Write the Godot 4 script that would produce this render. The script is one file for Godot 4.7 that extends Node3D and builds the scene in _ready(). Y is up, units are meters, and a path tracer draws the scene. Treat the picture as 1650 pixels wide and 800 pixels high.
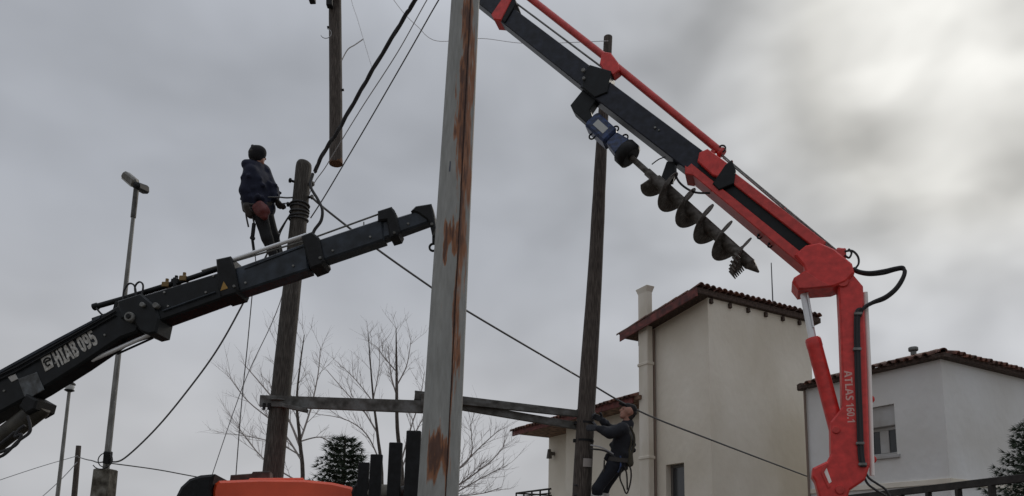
extends Node3D
# A utility crew replaces a power pole: two loader cranes, two wooden poles, two linemen, houses behind.

const F := 1150.0          # focal length, in pixels of the 1650 x 800 photograph
const CX := 825.0
const CY := 700.0          # the photograph is a crop: its optical axis lies below its middle
var eye := Vector3(0, 1.6, 0)
var cam_basis: Basis
var M := {}
var names := {}
var rng := RandomNumberGenerator.new()

# ---------------------------------------------------------------- measuring
func ray(px: float, py: float) -> Vector3:
	return cam_basis * Vector3((px - CX) / F, -(py - CY) / F, -1.0)

func P(px: float, py: float, d: float) -> Vector3:
	return eye + ray(px, py) * d

func PV(a: Array, dflt := 10.0) -> Vector3:
	return P(a[0], a[1], a[2] if a.size() > 2 else dflt)

func plane_at(px: float, py: float, d: float, azimuth := 0.0) -> Dictionary:
	# an upright plane through a point; azimuth turns its normal from straight at the camera
	var n := Vector3(sin(deg_to_rad(azimuth)), 0, cos(deg_to_rad(azimuth)))
	return plane_on(P(px, py, d), n)

func plane_on(o: Vector3, n: Vector3) -> Dictionary:
	return {"o": o, "n": n, "u": Vector3.UP.cross(n).normalized(), "v": Vector3.UP}

func hit(px: float, py: float, pl: Dictionary) -> Vector3:
	var r := ray(px, py)
	var n: Vector3 = pl.n
	var o: Vector3 = pl.o
	return eye + r * (n.dot(o - eye) / n.dot(r))

func flat(p: Vector3, pl: Dictionary) -> Vector2:
	var o: Vector3 = pl.o
	return Vector2((p - o).dot(pl.u), (p - o).dot(pl.v))

func lift(q: Vector2, pl: Dictionary, off := 0.0) -> Vector3:
	return pl.o + pl.u * q.x + pl.v * q.y + pl.n * off

# ---------------------------------------------------------------- objects
func numbered(called: String) -> String:
	var k: int = names.get(called, 0)
	names[called] = k + 1
	return called if k == 0 else "%s_%03d" % [called, k]

func thing(called: String, label: String, category: String, at := Vector3.ZERO, group := "") -> Node3D:
	var o := Node3D.new()
	o.name = numbered(called)
	add_child(o)
	o.position = at
	tag(o, label, category, group)
	return o

func tag(o: Node, label: String, category: String, group := "") -> void:
	o.set_meta("label", label)
	o.set_meta("category", category)
	if group != "":
		o.set_meta("group", group)

func S() -> SurfaceTool:
	var st := SurfaceTool.new()
	st.begin(Mesh.PRIMITIVE_TRIANGLES)
	st.set_smooth_group(-1)
	return st

func obj(called: String, st: SurfaceTool, m: Material, parent: Node = null) -> MeshInstance3D:
	# shapes are drawn in world places; the mesh is kept relative to the thing it belongs to
	st.generate_normals()
	var mi := MeshInstance3D.new()
	mi.mesh = st.commit()
	mi.material_override = m
	if parent == null:
		mi.name = numbered(called)
		add_child(mi)
	else:
		mi.name = called
		parent.add_child(mi, true)
		var t := Transform3D.IDENTITY
		var q: Node = parent
		while q != self:
			t = (q as Node3D).transform * t
			q = q.get_parent()
		mi.transform = t.affine_inverse()
	return mi

# ---------------------------------------------------------------- shapes
func tri(st: SurfaceTool, a: Vector3, b: Vector3, c: Vector3, out: Vector3) -> void:
	if (a - c).cross(a - b).dot(out) < 0.0:
		var t := b
		b = c
		c = t
	st.add_vertex(a)
	st.add_vertex(b)
	st.add_vertex(c)

func quad(st: SurfaceTool, a: Vector3, b: Vector3, c: Vector3, d: Vector3, out: Vector3) -> void:
	tri(st, a, b, c, out)
	tri(st, a, c, d, out)

func bar(st: SurfaceTool, a: Vector3, b: Vector3, wa: float, ha: float, wb := -1.0, hb := -1.0, up := Vector3.UP, ch := -1.0) -> void:
	# a chamfered box from a to b; w across, h along up
	st.set_smooth_group(-1)
	if wb < 0:
		wb = wa
	if hb < 0:
		hb = ha
	if ch < 0:
		ch = minf(minf(wa, ha), minf(wb, hb)) * 0.1
	var ax := (b - a).normalized()
	if absf(ax.dot(up)) > 0.98:
		up = Vector3.RIGHT if absf(ax.x) < 0.9 else Vector3.BACK
	var sd := ax.cross(up).normalized()
	var uu := sd.cross(ax).normalized()
	var rings := []
	for e in [[a, wa, ha, 0.0, -ch], [a, wa, ha, ch, 0.0], [b, wb, hb, -ch, 0.0], [b, wb, hb, 0.0, -ch]]:
		var w: float = e[1] * 0.5 + e[4]
		var h: float = e[2] * 0.5 + e[4]
		var r := []
		for s in [[w, h - ch], [w - ch, h], [-w + ch, h], [-w, h - ch], [-w, -h + ch], [-w + ch, -h], [w - ch, -h], [w, -h + ch]]:
			r.append(e[0] + ax * e[3] + sd * s[0] + uu * s[1])
		rings.append(r)
	for k in 3:
		for i in 8:
			var j := (i + 1) % 8
			var mid: Vector3 = (rings[k][i] + rings[k + 1][j]) * 0.5
			var axis_p: Vector3 = a + ax * (mid - a).dot(ax)
			quad(st, rings[k][i], rings[k][j], rings[k + 1][j], rings[k + 1][i], mid - axis_p)
	for i in range(1, 7):
		tri(st, rings[0][0], rings[0][i], rings[0][i + 1], -ax)
		tri(st, rings[3][0], rings[3][i], rings[3][i + 1], ax)

func tube(st: SurfaceTool, pts: Array, r, sides := 8, caps := true) -> void:
	var n := pts.size()
	var dir: Vector3 = (pts[1] - pts[0]).normalized()
	var up := Vector3.UP if absf(dir.y) < 0.9 else Vector3.RIGHT
	var sd := dir.cross(up).normalized()
	var rings := []
	for i in n:
		var d: Vector3
		if i == 0:
			d = pts[1] - pts[0]
		elif i == n - 1:
			d = pts[n - 1] - pts[n - 2]
		else:
			d = (pts[i + 1] - pts[i]).normalized() + (pts[i] - pts[i - 1]).normalized()
		if d.length() > 1e-7:
			dir = d.normalized()
		sd = (sd - dir * sd.dot(dir)).normalized()
		var uu := sd.cross(dir)
		var rad: float = r if r is float else r[i]
		var ring := []
		for k in sides:
			var an := TAU * k / sides
			ring.append(pts[i] + (sd * cos(an) + uu * sin(an)) * rad)
		rings.append(ring)
	st.set_smooth_group(0 if sides > 4 else -1)
	for i in n - 1:
		for k in sides:
			var j := (k + 1) % sides
			quad(st, rings[i][k], rings[i][j], rings[i + 1][j], rings[i + 1][k], rings[i][k] + rings[i][j] - pts[i] * 2.0 + (rings[i + 1][k] + rings[i + 1][j] - pts[i + 1] * 2.0))
	if caps:
		st.set_smooth_group(-1)
		for k in range(1, sides - 1):
			tri(st, rings[0][0], rings[0][k], rings[0][k + 1], pts[0] - pts[1])
			tri(st, rings[n - 1][0], rings[n - 1][k], rings[n - 1][k + 1], pts[n - 1] - pts[n - 2])

func plate2(st: SurfaceTool, pl: Dictionary, poly: PackedVector2Array, front: float, back: float, bevel := 0.0) -> void:
	# an outline in the plane pl, extruded from front to back along its normal
	st.set_smooth_group(-1)
	if Geometry2D.is_polygon_clockwise(poly):
		poly = poly.duplicate()
		poly.reverse()
	var n := poly.size()
	var ins := PackedVector2Array()
	var en := []
	for i in n:
		var e := (poly[(i + 1) % n] - poly[i]).normalized()
		en.append(Vector2(e.y, -e.x))
	for i in n:
		var m: Vector2 = en[i] + en[(i + n - 1) % n]
		m = m / maxf(m.length_squared() * 0.5, 0.4)
		ins.append(poly[i] - m * bevel)
	var t := Geometry2D.triangulate_polygon(poly)
	var rings := []
	if bevel > 0.0:
		rings = [[ins, front], [poly, front - bevel], [poly, back + bevel], [ins, back]]
	else:
		rings = [[poly, front], [poly, back]]
	for k in rings.size() - 1:
		var ra: PackedVector2Array = rings[k][0]
		var rb: PackedVector2Array = rings[k + 1][0]
		for i in n:
			var j := (i + 1) % n
			var out: Vector3 = pl.u * en[i].x + pl.v * en[i].y
			if k == 0 and rings.size() == 4:
				out += pl.n
			elif k == 2:
				out -= pl.n
			quad(st, lift(ra[i], pl, rings[k][1]), lift(ra[j], pl, rings[k][1]), lift(rb[j], pl, rings[k + 1][1]), lift(rb[i], pl, rings[k + 1][1]), out)
	var cap: PackedVector2Array = rings[0][0]
	for i in range(0, t.size(), 3):
		tri(st, lift(cap[t[i]], pl, front), lift(cap[t[i + 1]], pl, front), lift(cap[t[i + 2]], pl, front), pl.n)
		tri(st, lift(cap[t[i]], pl, back), lift(cap[t[i + 1]], pl, back), lift(cap[t[i + 2]], pl, back), -pl.n)

func plate(st: SurfaceTool, pl: Dictionary, px: Array, front: float, back: float, bevel := 0.0) -> void:
	var poly := PackedVector2Array()
	for q in px:
		poly.append(flat(hit(q[0], q[1], pl), pl))
	plate2(st, pl, poly, front, back, bevel)

func disc(st: SurfaceTool, c: Vector3, ax: Vector3, r: float, t: float, sides := 14) -> void:
	# a short cylinder with rounded rims, centred on c
	var b := minf(r, t) * 0.15
	tube(st, [c - ax * t * 0.5, c - ax * (t * 0.5 - b), c + ax * (t * 0.5 - b), c + ax * t * 0.5], [r - b, r, r, r - b], sides)

func ring(st: SurfaceTool, c: Vector3, ax: Vector3, big: float, small: float, from := 0.0, to := TAU, seg := 14) -> void:
	var u := ax.cross(Vector3.UP if absf(ax.y) < 0.9 else Vector3.RIGHT).normalized()
	var v := ax.cross(u)
	var pts := []
	for i in seg + 1:
		var an := lerpf(from, to, float(i) / seg)
		pts.append(c + (u * cos(an) + v * sin(an)) * big)
	tube(st, pts, small, 6)

func spline(pts: Array, per := 6) -> Array:
	var out := []
	var n := pts.size()
	for i in n - 1:
		var p0: Vector3 = pts[maxi(i - 1, 0)]
		var p3: Vector3 = pts[mini(i + 2, n - 1)]
		for k in per:
			out.append((pts[i] as Vector3).cubic_interpolate(pts[i + 1], p0, p3, float(k) / per))
	out.append(pts[n - 1])
	return out

func hose(st: SurfaceTool, pxs: Array, r: float, per := 6, sides := 6) -> void:
	var pts := []
	for q in pxs:
		pts.append(q if q is Vector3 else PV(q))
	tube(st, spline(pts, per), r, sides)

# ---------------------------------------------------------------- bodies: tapered bones joined by a smooth minimum, meshed as surface nets
func bones_mesh(st: SurfaceTool, bones: Array, cell: float, k: float, carve := []) -> void:
	var lo := Vector3(1e9, 1e9, 1e9)
	var hi := -lo
	for b in bones:
		var r := maxf(b[2], b[3]) + 3.0 * cell
		for e in [b[0], b[1]]:
			lo = lo.min(e - Vector3(r, r, r))
			hi = hi.max(e + Vector3(r, r, r))
	var nx := int((hi.x - lo.x) / cell) + 2
	var ny := int((hi.y - lo.y) / cell) + 2
	var nz := int((hi.z - lo.z) / cell) + 2
	var f := PackedFloat32Array()
	f.resize(nx * ny * nz)
	for b in bones:
		var a: Vector3 = b[0]
		var ab: Vector3 = b[1] - a
		var l2 := maxf(ab.length_squared(), 1e-9)
		var ra: float = b[2]
		var rb: float = b[3]
		var m := maxf(ra, rb) + 4.5 * k
		var l: Vector3 = (a.min(b[1]) - Vector3(m, m, m) - lo) / cell
		var h: Vector3 = (a.max(b[1]) + Vector3(m, m, m) - lo) / cell
		for z in range(maxi(int(l.z), 0), mini(int(h.z) + 1, nz)):
			for y in range(maxi(int(l.y), 0), mini(int(h.y) + 1, ny)):
				for x in range(maxi(int(l.x), 0), mini(int(h.x) + 1, nx)):
					var p := lo + Vector3(x, y, z) * cell
					var t := clampf((p - a).dot(ab) / l2, 0.0, 1.0)
					var d := (p - a - ab * t).length() - lerpf(ra, rb, t)
					if d < 4.5 * k:
						f[(z * ny + y) * nx + x] += exp(-d / k)
	for b in carve:
		var c: Vector3 = b[0]
		var r: float = b[1]
		var l: Vector3 = (c - Vector3(r, r, r) - lo) / cell
		var h: Vector3 = (c + Vector3(r, r, r) - lo) / cell
		for z in range(maxi(int(l.z), 0), mini(int(h.z) + 2, nz)):
			for y in range(maxi(int(l.y), 0), mini(int(h.y) + 2, ny)):
				for x in range(maxi(int(l.x), 0), mini(int(h.x) + 2, nx)):
					var p := lo + Vector3(x, y, z) * cell
					var i := (z * ny + y) * nx + x
					f[i] = minf(f[i], exp(((p - c).length() - r) / k))
	# inside where the sum is above one
	var vid := {}
	var vs := []
	var off := [0, 1, nx, nx + 1, nx * ny, nx * ny + 1, nx * ny + nx, nx * ny + nx + 1]
	var cor := [Vector3(0, 0, 0), Vector3(1, 0, 0), Vector3(0, 1, 0), Vector3(1, 1, 0), Vector3(0, 0, 1), Vector3(1, 0, 1), Vector3(0, 1, 1), Vector3(1, 1, 1)]
	var edges := [[0, 1], [2, 3], [4, 5], [6, 7], [0, 2], [1, 3], [4, 6], [5, 7], [0, 4], [1, 5], [2, 6], [3, 7]]
	for z in nz - 1:
		for y in ny - 1:
			var row := (z * ny + y) * nx
			for x in nx - 1:
				var i := row + x
				var cnt := 0
				for o in off:
					if f[i + o] > 1.0:
						cnt += 1
				if cnt == 0 or cnt == 8:
					continue
				var sum := Vector3.ZERO
				var ne := 0
				for e in edges:
					var fa := log(maxf(f[i + off[e[0]]], 0.01))
					var fb := log(maxf(f[i + off[e[1]]], 0.01))
					if (fa > 0.0) != (fb > 0.0):
						sum += (cor[e[0]] as Vector3).lerp(cor[e[1]], fa / (fa - fb))
						ne += 1
				vid[i] = vs.size()
				vs.append(lo + (Vector3(x, y, z) + sum / ne) * cell)
	st.set_smooth_group(0)
	var steps := [1, nx, nx * ny]
	var ds := [Vector3.RIGHT, Vector3.UP, Vector3.BACK]
	for i in vid.keys():
		for ax in 3:
			var fa: bool = f[i] > 1.0
			var fb: bool = f[i + steps[ax]] > 1.0
			if fa == fb:
				continue
			var s1: int = steps[(ax + 1) % 3]
			var s2: int = steps[(ax + 2) % 3]
			if not (vid.has(i - s1) and vid.has(i - s2) and vid.has(i - s1 - s2)):
				continue
			var out: Vector3 = ds[ax] if fa else -ds[ax]
			quad(st, vs[vid[i]], vs[vid[i - s1]], vs[vid[i - s1 - s2]], vs[vid[i - s2]], out)

# ---------------------------------------------------------------- materials
func lin(r: float, g: float, b: float) -> Color:
	return Color(r, g, b).linear_to_srgb()

var tex := {}
func noise_tex(key: String, seed_n: int, freq: float, low: float, gamma := 1.0, tint := Color.WHITE, octaves := 5) -> ImageTexture:
	# grain and blotches: light where the noise is high; tint is what the low places lean to
	if tex.has(key):
		return tex[key]
	var n := FastNoiseLite.new()
	n.seed = seed_n
	n.noise_type = FastNoiseLite.TYPE_SIMPLEX_SMOOTH
	n.frequency = freq
	n.fractal_octaves = octaves
	var src := n.get_seamless_image(256, 256)
	var im := Image.create(256, 256, true, Image.FORMAT_RGB8)
	for y in 256:
		for x in 256:
			var v := pow(clampf(src.get_pixel(x, y).r, 0, 1), gamma)
			var s := lerpf(low, 1.0, v)
			var c := Color(s, s, s).lerp(tint * Color(s, s, s), 1.0 - v)
			im.set_pixel(x, y, c)
	im.generate_mipmaps()
	tex[key] = ImageTexture.create_from_image(im)
	return tex[key]

func mat(r: float, g: float, b: float, rough: float, t: Texture2D = null, scale := Vector3.ONE, metallic := 0.0) -> StandardMaterial3D:
	var m := StandardMaterial3D.new()
	m.albedo_color = lin(r, g, b)
	m.roughness = rough
	m.metallic = metallic
	if t:
		m.albedo_texture = t
		m.uv1_triplanar = true
		m.uv1_world_triplanar = true
		m.uv1_scale = scale
	return m

func make_materials() -> void:
	var mottle := noise_tex("mottle", 3, 0.02, 0.55, 1.0, Color(1.0, 0.97, 0.92))
	var dirt := noise_tex("dirt", 9, 0.012, 0.35, 0.8, Color(1.0, 0.93, 0.84))
	var soft := noise_tex("soft", 21, 0.008, 0.86, 1.0, Color(1.0, 0.98, 0.94))
	var grain := noise_tex("grain", 33, 0.03, 0.25, 0.9, Color(1.0, 0.92, 0.84), 6)
	var paint := noise_tex("paint", 15, 0.03, 0.78, 0.8, Color(0.95, 0.9, 0.88), 6)
	M.ground = mat(0.34, 0.32, 0.285, 0.95, dirt, Vector3.ONE * 0.3)
	M.wood = mat(0.155, 0.135, 0.122, 0.9, grain, Vector3(9, 0.5, 9))
	M.wood_grey = mat(0.130, 0.122, 0.112, 0.9, grain, Vector3(9, 0.6, 9))
	M.wood_cut = mat(0.30, 0.14, 0.06, 0.9, grain, Vector3.ONE * 6)
	M.steel = mat(0.16, 0.165, 0.165, 0.6, dirt, Vector3.ONE * 1.5, 0.3)
	M.galv = mat(0.30, 0.31, 0.31, 0.6, mottle, Vector3.ONE * 2, 0.4)
	M.boom_black = mat(0.010, 0.013, 0.016, 0.5, mottle, Vector3.ONE * 1.3)
	M.boom_grey = mat(0.045, 0.058, 0.078, 0.42, mottle, Vector3.ONE * 1.3)
	M.black = mat(0.012, 0.013, 0.015, 0.6, mottle, Vector3.ONE * 2)
	M.rubber = mat(0.018, 0.018, 0.02, 0.7)
	M.olive = mat(0.055, 0.05, 0.035, 0.6, dirt, Vector3.ONE * 2)
	M.chrome = mat(0.66, 0.67, 0.68, 0.3, null, Vector3.ONE, 0.35)
	M.grey_patch = mat(0.13, 0.15, 0.17, 0.6, dirt, Vector3.ONE * 3)
	M.white = mat(0.62, 0.62, 0.60, 0.6, mottle, Vector3.ONE * 6)
	M.yellow = mat(0.30, 0.17, 0.035, 0.7)
	M.brass = mat(0.16, 0.10, 0.035, 0.5, null, Vector3.ONE, 0.4)
	M.red = mat(0.74, 0.046, 0.040, 0.45, paint, Vector3.ONE * 1.1)
	M.red_dark = mat(0.62, 0.048, 0.040, 0.48, paint, Vector3.ONE * 1.1)
	M.red_letters = mat(0.62, 0.36, 0.32, 0.6)
	M.pale_pipe = mat(0.80, 0.74, 0.70, 0.4)
	M.navy = mat(0.030, 0.036, 0.055, 0.42, mottle, Vector3.ONE * 1.3)
	M.blue = mat(0.035, 0.075, 0.22, 0.45, dirt, Vector3.ONE * 4)
	M.auger = mat(0.17, 0.16, 0.15, 0.6, dirt, Vector3.ONE * 4, 0.3)
	M.orange = mat(0.84, 0.095, 0.030, 0.32, soft, Vector3.ONE * 0.8)
	M.brown_box = mat(0.10, 0.06, 0.05, 0.7, dirt, Vector3.ONE * 2)
	M.cream = mat(0.76, 0.715, 0.63, 0.95, soft, Vector3(0.25, 0.13, 0.25))
	M.cream_light = mat(0.77, 0.73, 0.65, 0.95, soft, Vector3(0.25, 0.13, 0.25))
	M.greywall = mat(0.75, 0.76, 0.77, 0.95, soft, Vector3(0.22, 0.12, 0.22))
	for k in ["cream", "cream_light", "greywall"]:
		(M[k] as StandardMaterial3D).heightmap_enabled = false
		M[k].normal_enabled = true
		M[k].normal_texture = bump_tex()
		M[k].normal_scale = 0.12
	M.fascia = mat(0.22, 0.05, 0.042, 0.7, dirt, Vector3.ONE * 1.5)
	M.soffit = mat(0.32, 0.20, 0.14, 0.85, dirt, Vector3.ONE * 1.5)
	M.rafter = mat(0.15, 0.10, 0.08, 0.85, grain, Vector3(2, 2, 2))
	M.tiles = []
	for c in [[0.24, 0.105, 0.075], [0.20, 0.10, 0.075], [0.27, 0.12, 0.08], [0.18, 0.105, 0.085]]:
		M.tiles.append(mat(c[0], c[1], c[2], 0.9, dirt, Vector3.ONE * 2))
	M.pipe = mat(0.70, 0.66, 0.59, 0.8, soft, Vector3(0.8, 0.3, 0.8))
	M.downpipe = mat(0.20, 0.15, 0.12, 0.7)
	M.glass = mat(0.03, 0.033, 0.036, 0.12)
	M.frame = mat(0.42, 0.42, 0.42, 0.6, soft, Vector3.ONE)
	M.frame_dark = mat(0.10, 0.09, 0.08, 0.6)
	M.fence = mat(0.028, 0.025, 0.022, 0.7, dirt, Vector3.ONE * 2)
	M.concrete = mat(0.20, 0.195, 0.17, 0.95, dirt, Vector3.ONE * 1.6)
	M.lamp_grey = mat(0.28, 0.285, 0.28, 0.55, mottle, Vector3(3, 0.5, 3), 0.2)
	M.lamp_glass = mat(0.42, 0.43, 0.42, 0.25)
	M.bark = mat(0.22, 0.20, 0.185, 0.95, grain, Vector3(6, 1, 6))
	M.twig = mat(0.33, 0.30, 0.285, 0.95)
	M.needles = mat(0.030, 0.046, 0.026, 0.85)
	M.needles.vertex_color_use_as_albedo = true
	M.needles.albedo_color = Color.WHITE
	M.cable = mat(0.025, 0.025, 0.027, 0.7)
	M.wire = mat(0.09, 0.09, 0.09, 0.6)
	M.wire_pale = mat(0.34, 0.34, 0.35, 0.7)
	M.wire_faint = mat(0.6, 0.6, 0.61, 0.7)
	M.rope = mat(0.20, 0.19, 0.17, 0.9)
	M.skin = mat(0.33, 0.165, 0.12, 0.6)
	M.skin.subsurf_scatter_enabled = true
	M.skin.subsurf_scatter_strength = 0.1
	var cloth := noise_tex("cloth", 40, 0.05, 0.6)
	M.jacket_blue = mat(0.006, 0.010, 0.036, 0.9, cloth, Vector3.ONE * 5)
	M.jacket_dark = mat(0.014, 0.016, 0.024, 0.9, cloth, Vector3.ONE * 5)
	M.trousers = mat(0.012, 0.013, 0.016, 0.9, cloth, Vector3.ONE * 5)
	M.trousers_navy = mat(0.009, 0.012, 0.022, 0.9, cloth, Vector3.ONE * 5)
	M.knit = mat(0.010, 0.010, 0.012, 0.95, cloth, Vector3.ONE * 9)
	M.hair = mat(0.015, 0.012, 0.010, 0.7)
	M.leather = mat(0.022, 0.018, 0.015, 0.6)
	M.pouch_olive = mat(0.075, 0.065, 0.04, 0.8, cloth, Vector3.ONE * 5)
	M.helmet_red = mat(0.15, 0.016, 0.013, 0.6, cloth, Vector3.ONE * 4)
	M.glove = mat(0.055, 0.058, 0.068, 0.9, cloth, Vector3.ONE * 8)
	for k in ["boom_black", "black", "boom_grey", "navy"]:
		M[k].metallic_specular = 0.35
	M.band = mat(0.45, 0.45, 0.44, 0.6)

func bump_tex() -> ImageTexture:
	if tex.has("bump"):
		return tex["bump"]
	var n := FastNoiseLite.new()
	n.seed = 77
	n.frequency = 0.09
	n.fractal_octaves = 4
	var im := n.get_seamless_image(256, 256)
	im.convert(Image.FORMAT_RGBA8)
	im.bump_map_to_normal_map(3.0)
	im.generate_mipmaps()
	tex["bump"] = ImageTexture.create_from_image(im)
	return tex["bump"]

# ---------------------------------------------------------------- sky
func make_sky() -> PanoramaSkyMaterial:
	var w := 1024
	var h := 512
	var big := FastNoiseLite.new()
	big.seed = 12
	big.frequency = 1.5
	big.fractal_octaves = 3
	big.fractal_gain = 0.45
	big.noise_type = FastNoiseLite.TYPE_SIMPLEX_SMOOTH
	var fine := FastNoiseLite.new()
	fine.seed = 5
	fine.frequency = 5.2
	fine.fractal_gain = 0.45
	fine.fractal_octaves = 4
	fine.noise_type = FastNoiseLite.TYPE_SIMPLEX_SMOOTH
	var sun := sun_dir()
	var im := Image.create(w, h, false, Image.FORMAT_RGBF)
	for j in h:
		var th := PI * (j + 0.5) / h
		for i in w:
			var ph := TAU * (i + 0.5) / w
			var d := Vector3(sin(ph) * sin(th), cos(th), -cos(ph) * sin(th))
			var el := maxf(d.y, 0.0)
			# the cloud sheet lies flat: its detail is squeezed towards the horizon
			var q := Vector3(d.x, d.y * 1.7, d.z)
			var warp := fine.get_noise_3dv(q * 0.5 + Vector3(7, 0, 0)) * 0.07
			var n1 := big.get_noise_3dv(q + Vector3(warp, warp, 0))
			var n2 := fine.get_noise_3dv(q + Vector3(0, warp, warp))
			var ang := rad_to_deg(acos(clampf(d.dot(sun), -1, 1)))
			var glow := exp(-pow(ang / 13.5, 2.0))
			var halo := exp(-pow(ang / 23.0, 2.0))
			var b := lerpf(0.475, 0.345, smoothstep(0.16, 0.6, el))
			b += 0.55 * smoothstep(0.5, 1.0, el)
			b *= 1.0 + 0.10 * n1 + 0.13 * n2
			b += glow * (0.36 + 0.10 * n1 + 0.22 * n2) + halo * (0.035 + 0.04 * n1 + 0.16 * n2)
			var warm := clampf(glow + halo * 0.6, 0, 1)
			var c := Vector3(0.935, 0.985, 1.085).lerp(Vector3(1.02, 1.01, 0.965), warm)
			c = c.lerp(Vector3(0.975, 0.99, 1.03), 1.0 - smoothstep(0.1, 0.45, el))
			im.set_pixel(i, j, Color(b * c.x, b * c.y, b * c.z))
	var m := PanoramaSkyMaterial.new()
	m.panorama = ImageTexture.create_from_image(im)
	return m

func sun_dir() -> Vector3:
	return ray(1625, 30).normalized()

func setup() -> void:
	cam_basis = Basis(Vector3.RIGHT, deg_to_rad(9.4)) * Basis(Vector3.BACK, deg_to_rad(1.2))
	var cam := Camera3D.new()
	cam.name = "camera"
	cam.transform = Transform3D(cam_basis, eye)
	cam.projection = Camera3D.PROJECTION_FRUSTUM
	cam.near = 0.1
	cam.far = 600.0
	cam.size = 800.0 / F * cam.near
	cam.frustum_offset = Vector2(0, (CY - 400.0) / F * cam.near)
	add_child(cam)
	cam.current = true
	var env := Environment.new()
	env.background_mode = Environment.BG_SKY
	env.sky = Sky.new()
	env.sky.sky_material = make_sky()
	env.tonemap_mode = Environment.TONE_MAPPER_LINEAR
	env.tonemap_exposure = 1.05
	env.sdfgi_enabled = true
	env.ssao_enabled = true
	env.ssil_enabled = true
	var we := WorldEnvironment.new()
	we.name = "environment"
	we.environment = env
	add_child(we)
	var sun := DirectionalLight3D.new()
	sun.name = "sun"
	sun.light_energy = 0.3
	sun.light_angular_distance = 18.0
	sun.light_color = Color(1.0, 0.97, 0.92)
	sun.shadow_enabled = true
	var sd := sun_dir()
	sun.transform = Transform3D(Basis.looking_at(-sd, Vector3.UP), sd * 50.0)
	add_child(sun)

# ---------------------------------------------------------------- houses
const U1 := Vector3(-0.4726, 0, -0.8813)     # the houses' two wall directions
const U2 := Vector3(0.8813, 0, -0.4726)

func shift(pl: Dictionary, off: float) -> Dictionary:
	return plane_on(pl.o + pl.n * off, pl.n)

func rect2(x0: float, y0: float, x1: float, y1: float) -> PackedVector2Array:
	return PackedVector2Array([Vector2(x0, y0), Vector2(x1, y0), Vector2(x1, y1), Vector2(x0, y1)])

func wall_panel(st: SurfaceTool, pl: Dictionary, outline: PackedVector2Array, holes: Array, thick: float) -> void:
	# cut in upright strips through each opening, so that no piece has a hole in it
	var cuts := [-1000.0]
	for h in holes:
		cuts.append((h[0] + h[2]) * 0.5)
	cuts.sort()
	cuts.append(1000.0)
	for k in cuts.size() - 1:
		var pieces := Geometry2D.intersect_polygons(outline, rect2(cuts[k], -1000, cuts[k + 1], 1000))
		for h in holes:
			var next := []
			for p in pieces:
				next.append_array(Geometry2D.clip_polygons(p, rect2(h[0], h[1], h[2], h[3])))
			pieces.assign(next)
		for p in pieces:
			plate2(st, pl, p, 0.0, -thick)

func tile_mesh(r: float, l: float) -> ArrayMesh:
	# one clay barrel tile: half a tapered pipe with thickness, its axis along z, centred
	var st := S()
	var ro := []
	for e in [[-l * 0.5, r], [l * 0.5, r * 0.86]]:
		for t in [0.0, 0.018]:
			var row := []
			for i in 8:
				var an := PI * i / 7.0
				row.append(Vector3(cos(an) * (e[1] - t), sin(an) * (e[1] - t), e[0]))
			ro.append(row)
	st.set_smooth_group(0)
	for i in 7:
		var o: Vector3 = ro[0][i] + ro[0][i + 1]
		o.z = 0
		quad(st, ro[0][i], ro[0][i + 1], ro[2][i + 1], ro[2][i], o)
		quad(st, ro[1][i], ro[1][i + 1], ro[3][i + 1], ro[3][i], -o)
	st.set_smooth_group(-1)
	for i in 7:
		quad(st, ro[0][i], ro[0][i + 1], ro[1][i + 1], ro[1][i], Vector3.FORWARD)
		quad(st, ro[2][i], ro[2][i + 1], ro[3][i + 1], ro[3][i], Vector3.BACK)
	st.generate_normals()
	return st.commit()

var the_tile: ArrayMesh
func put_tile(parent: Node3D, at: Vector3, along: Vector3, up := Vector3.UP) -> void:
	if the_tile == null:
		the_tile = tile_mesh(0.078, 0.42)
	var mi := MeshInstance3D.new()
	mi.name = "tile"
	mi.mesh = the_tile
	mi.material_override = M.tiles[rng.randi() % 4]
	parent.add_child(mi, true)
	var z := -along.normalized()
	var x := up.cross(z).normalized()
	var b := Basis(x, z.cross(x), z)
	b = b * Basis(Vector3.UP, rng.randf_range(-0.04, 0.04)) * Basis(Vector3.RIGHT, rng.randf_range(-0.03, 0.03))
	var t := Transform3D.IDENTITY
	var q: Node = parent
	while q != self:
		t = (q as Node3D).transform * t
		q = q.get_parent()
	mi.transform = t.affine_inverse() * Transform3D(b, at + Vector3(0, rng.randf_range(-0.008, 0.008), 0))

func ground_of(p: Vector3) -> Vector3:
	return Vector3(p.x, 0, p.z)

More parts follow.
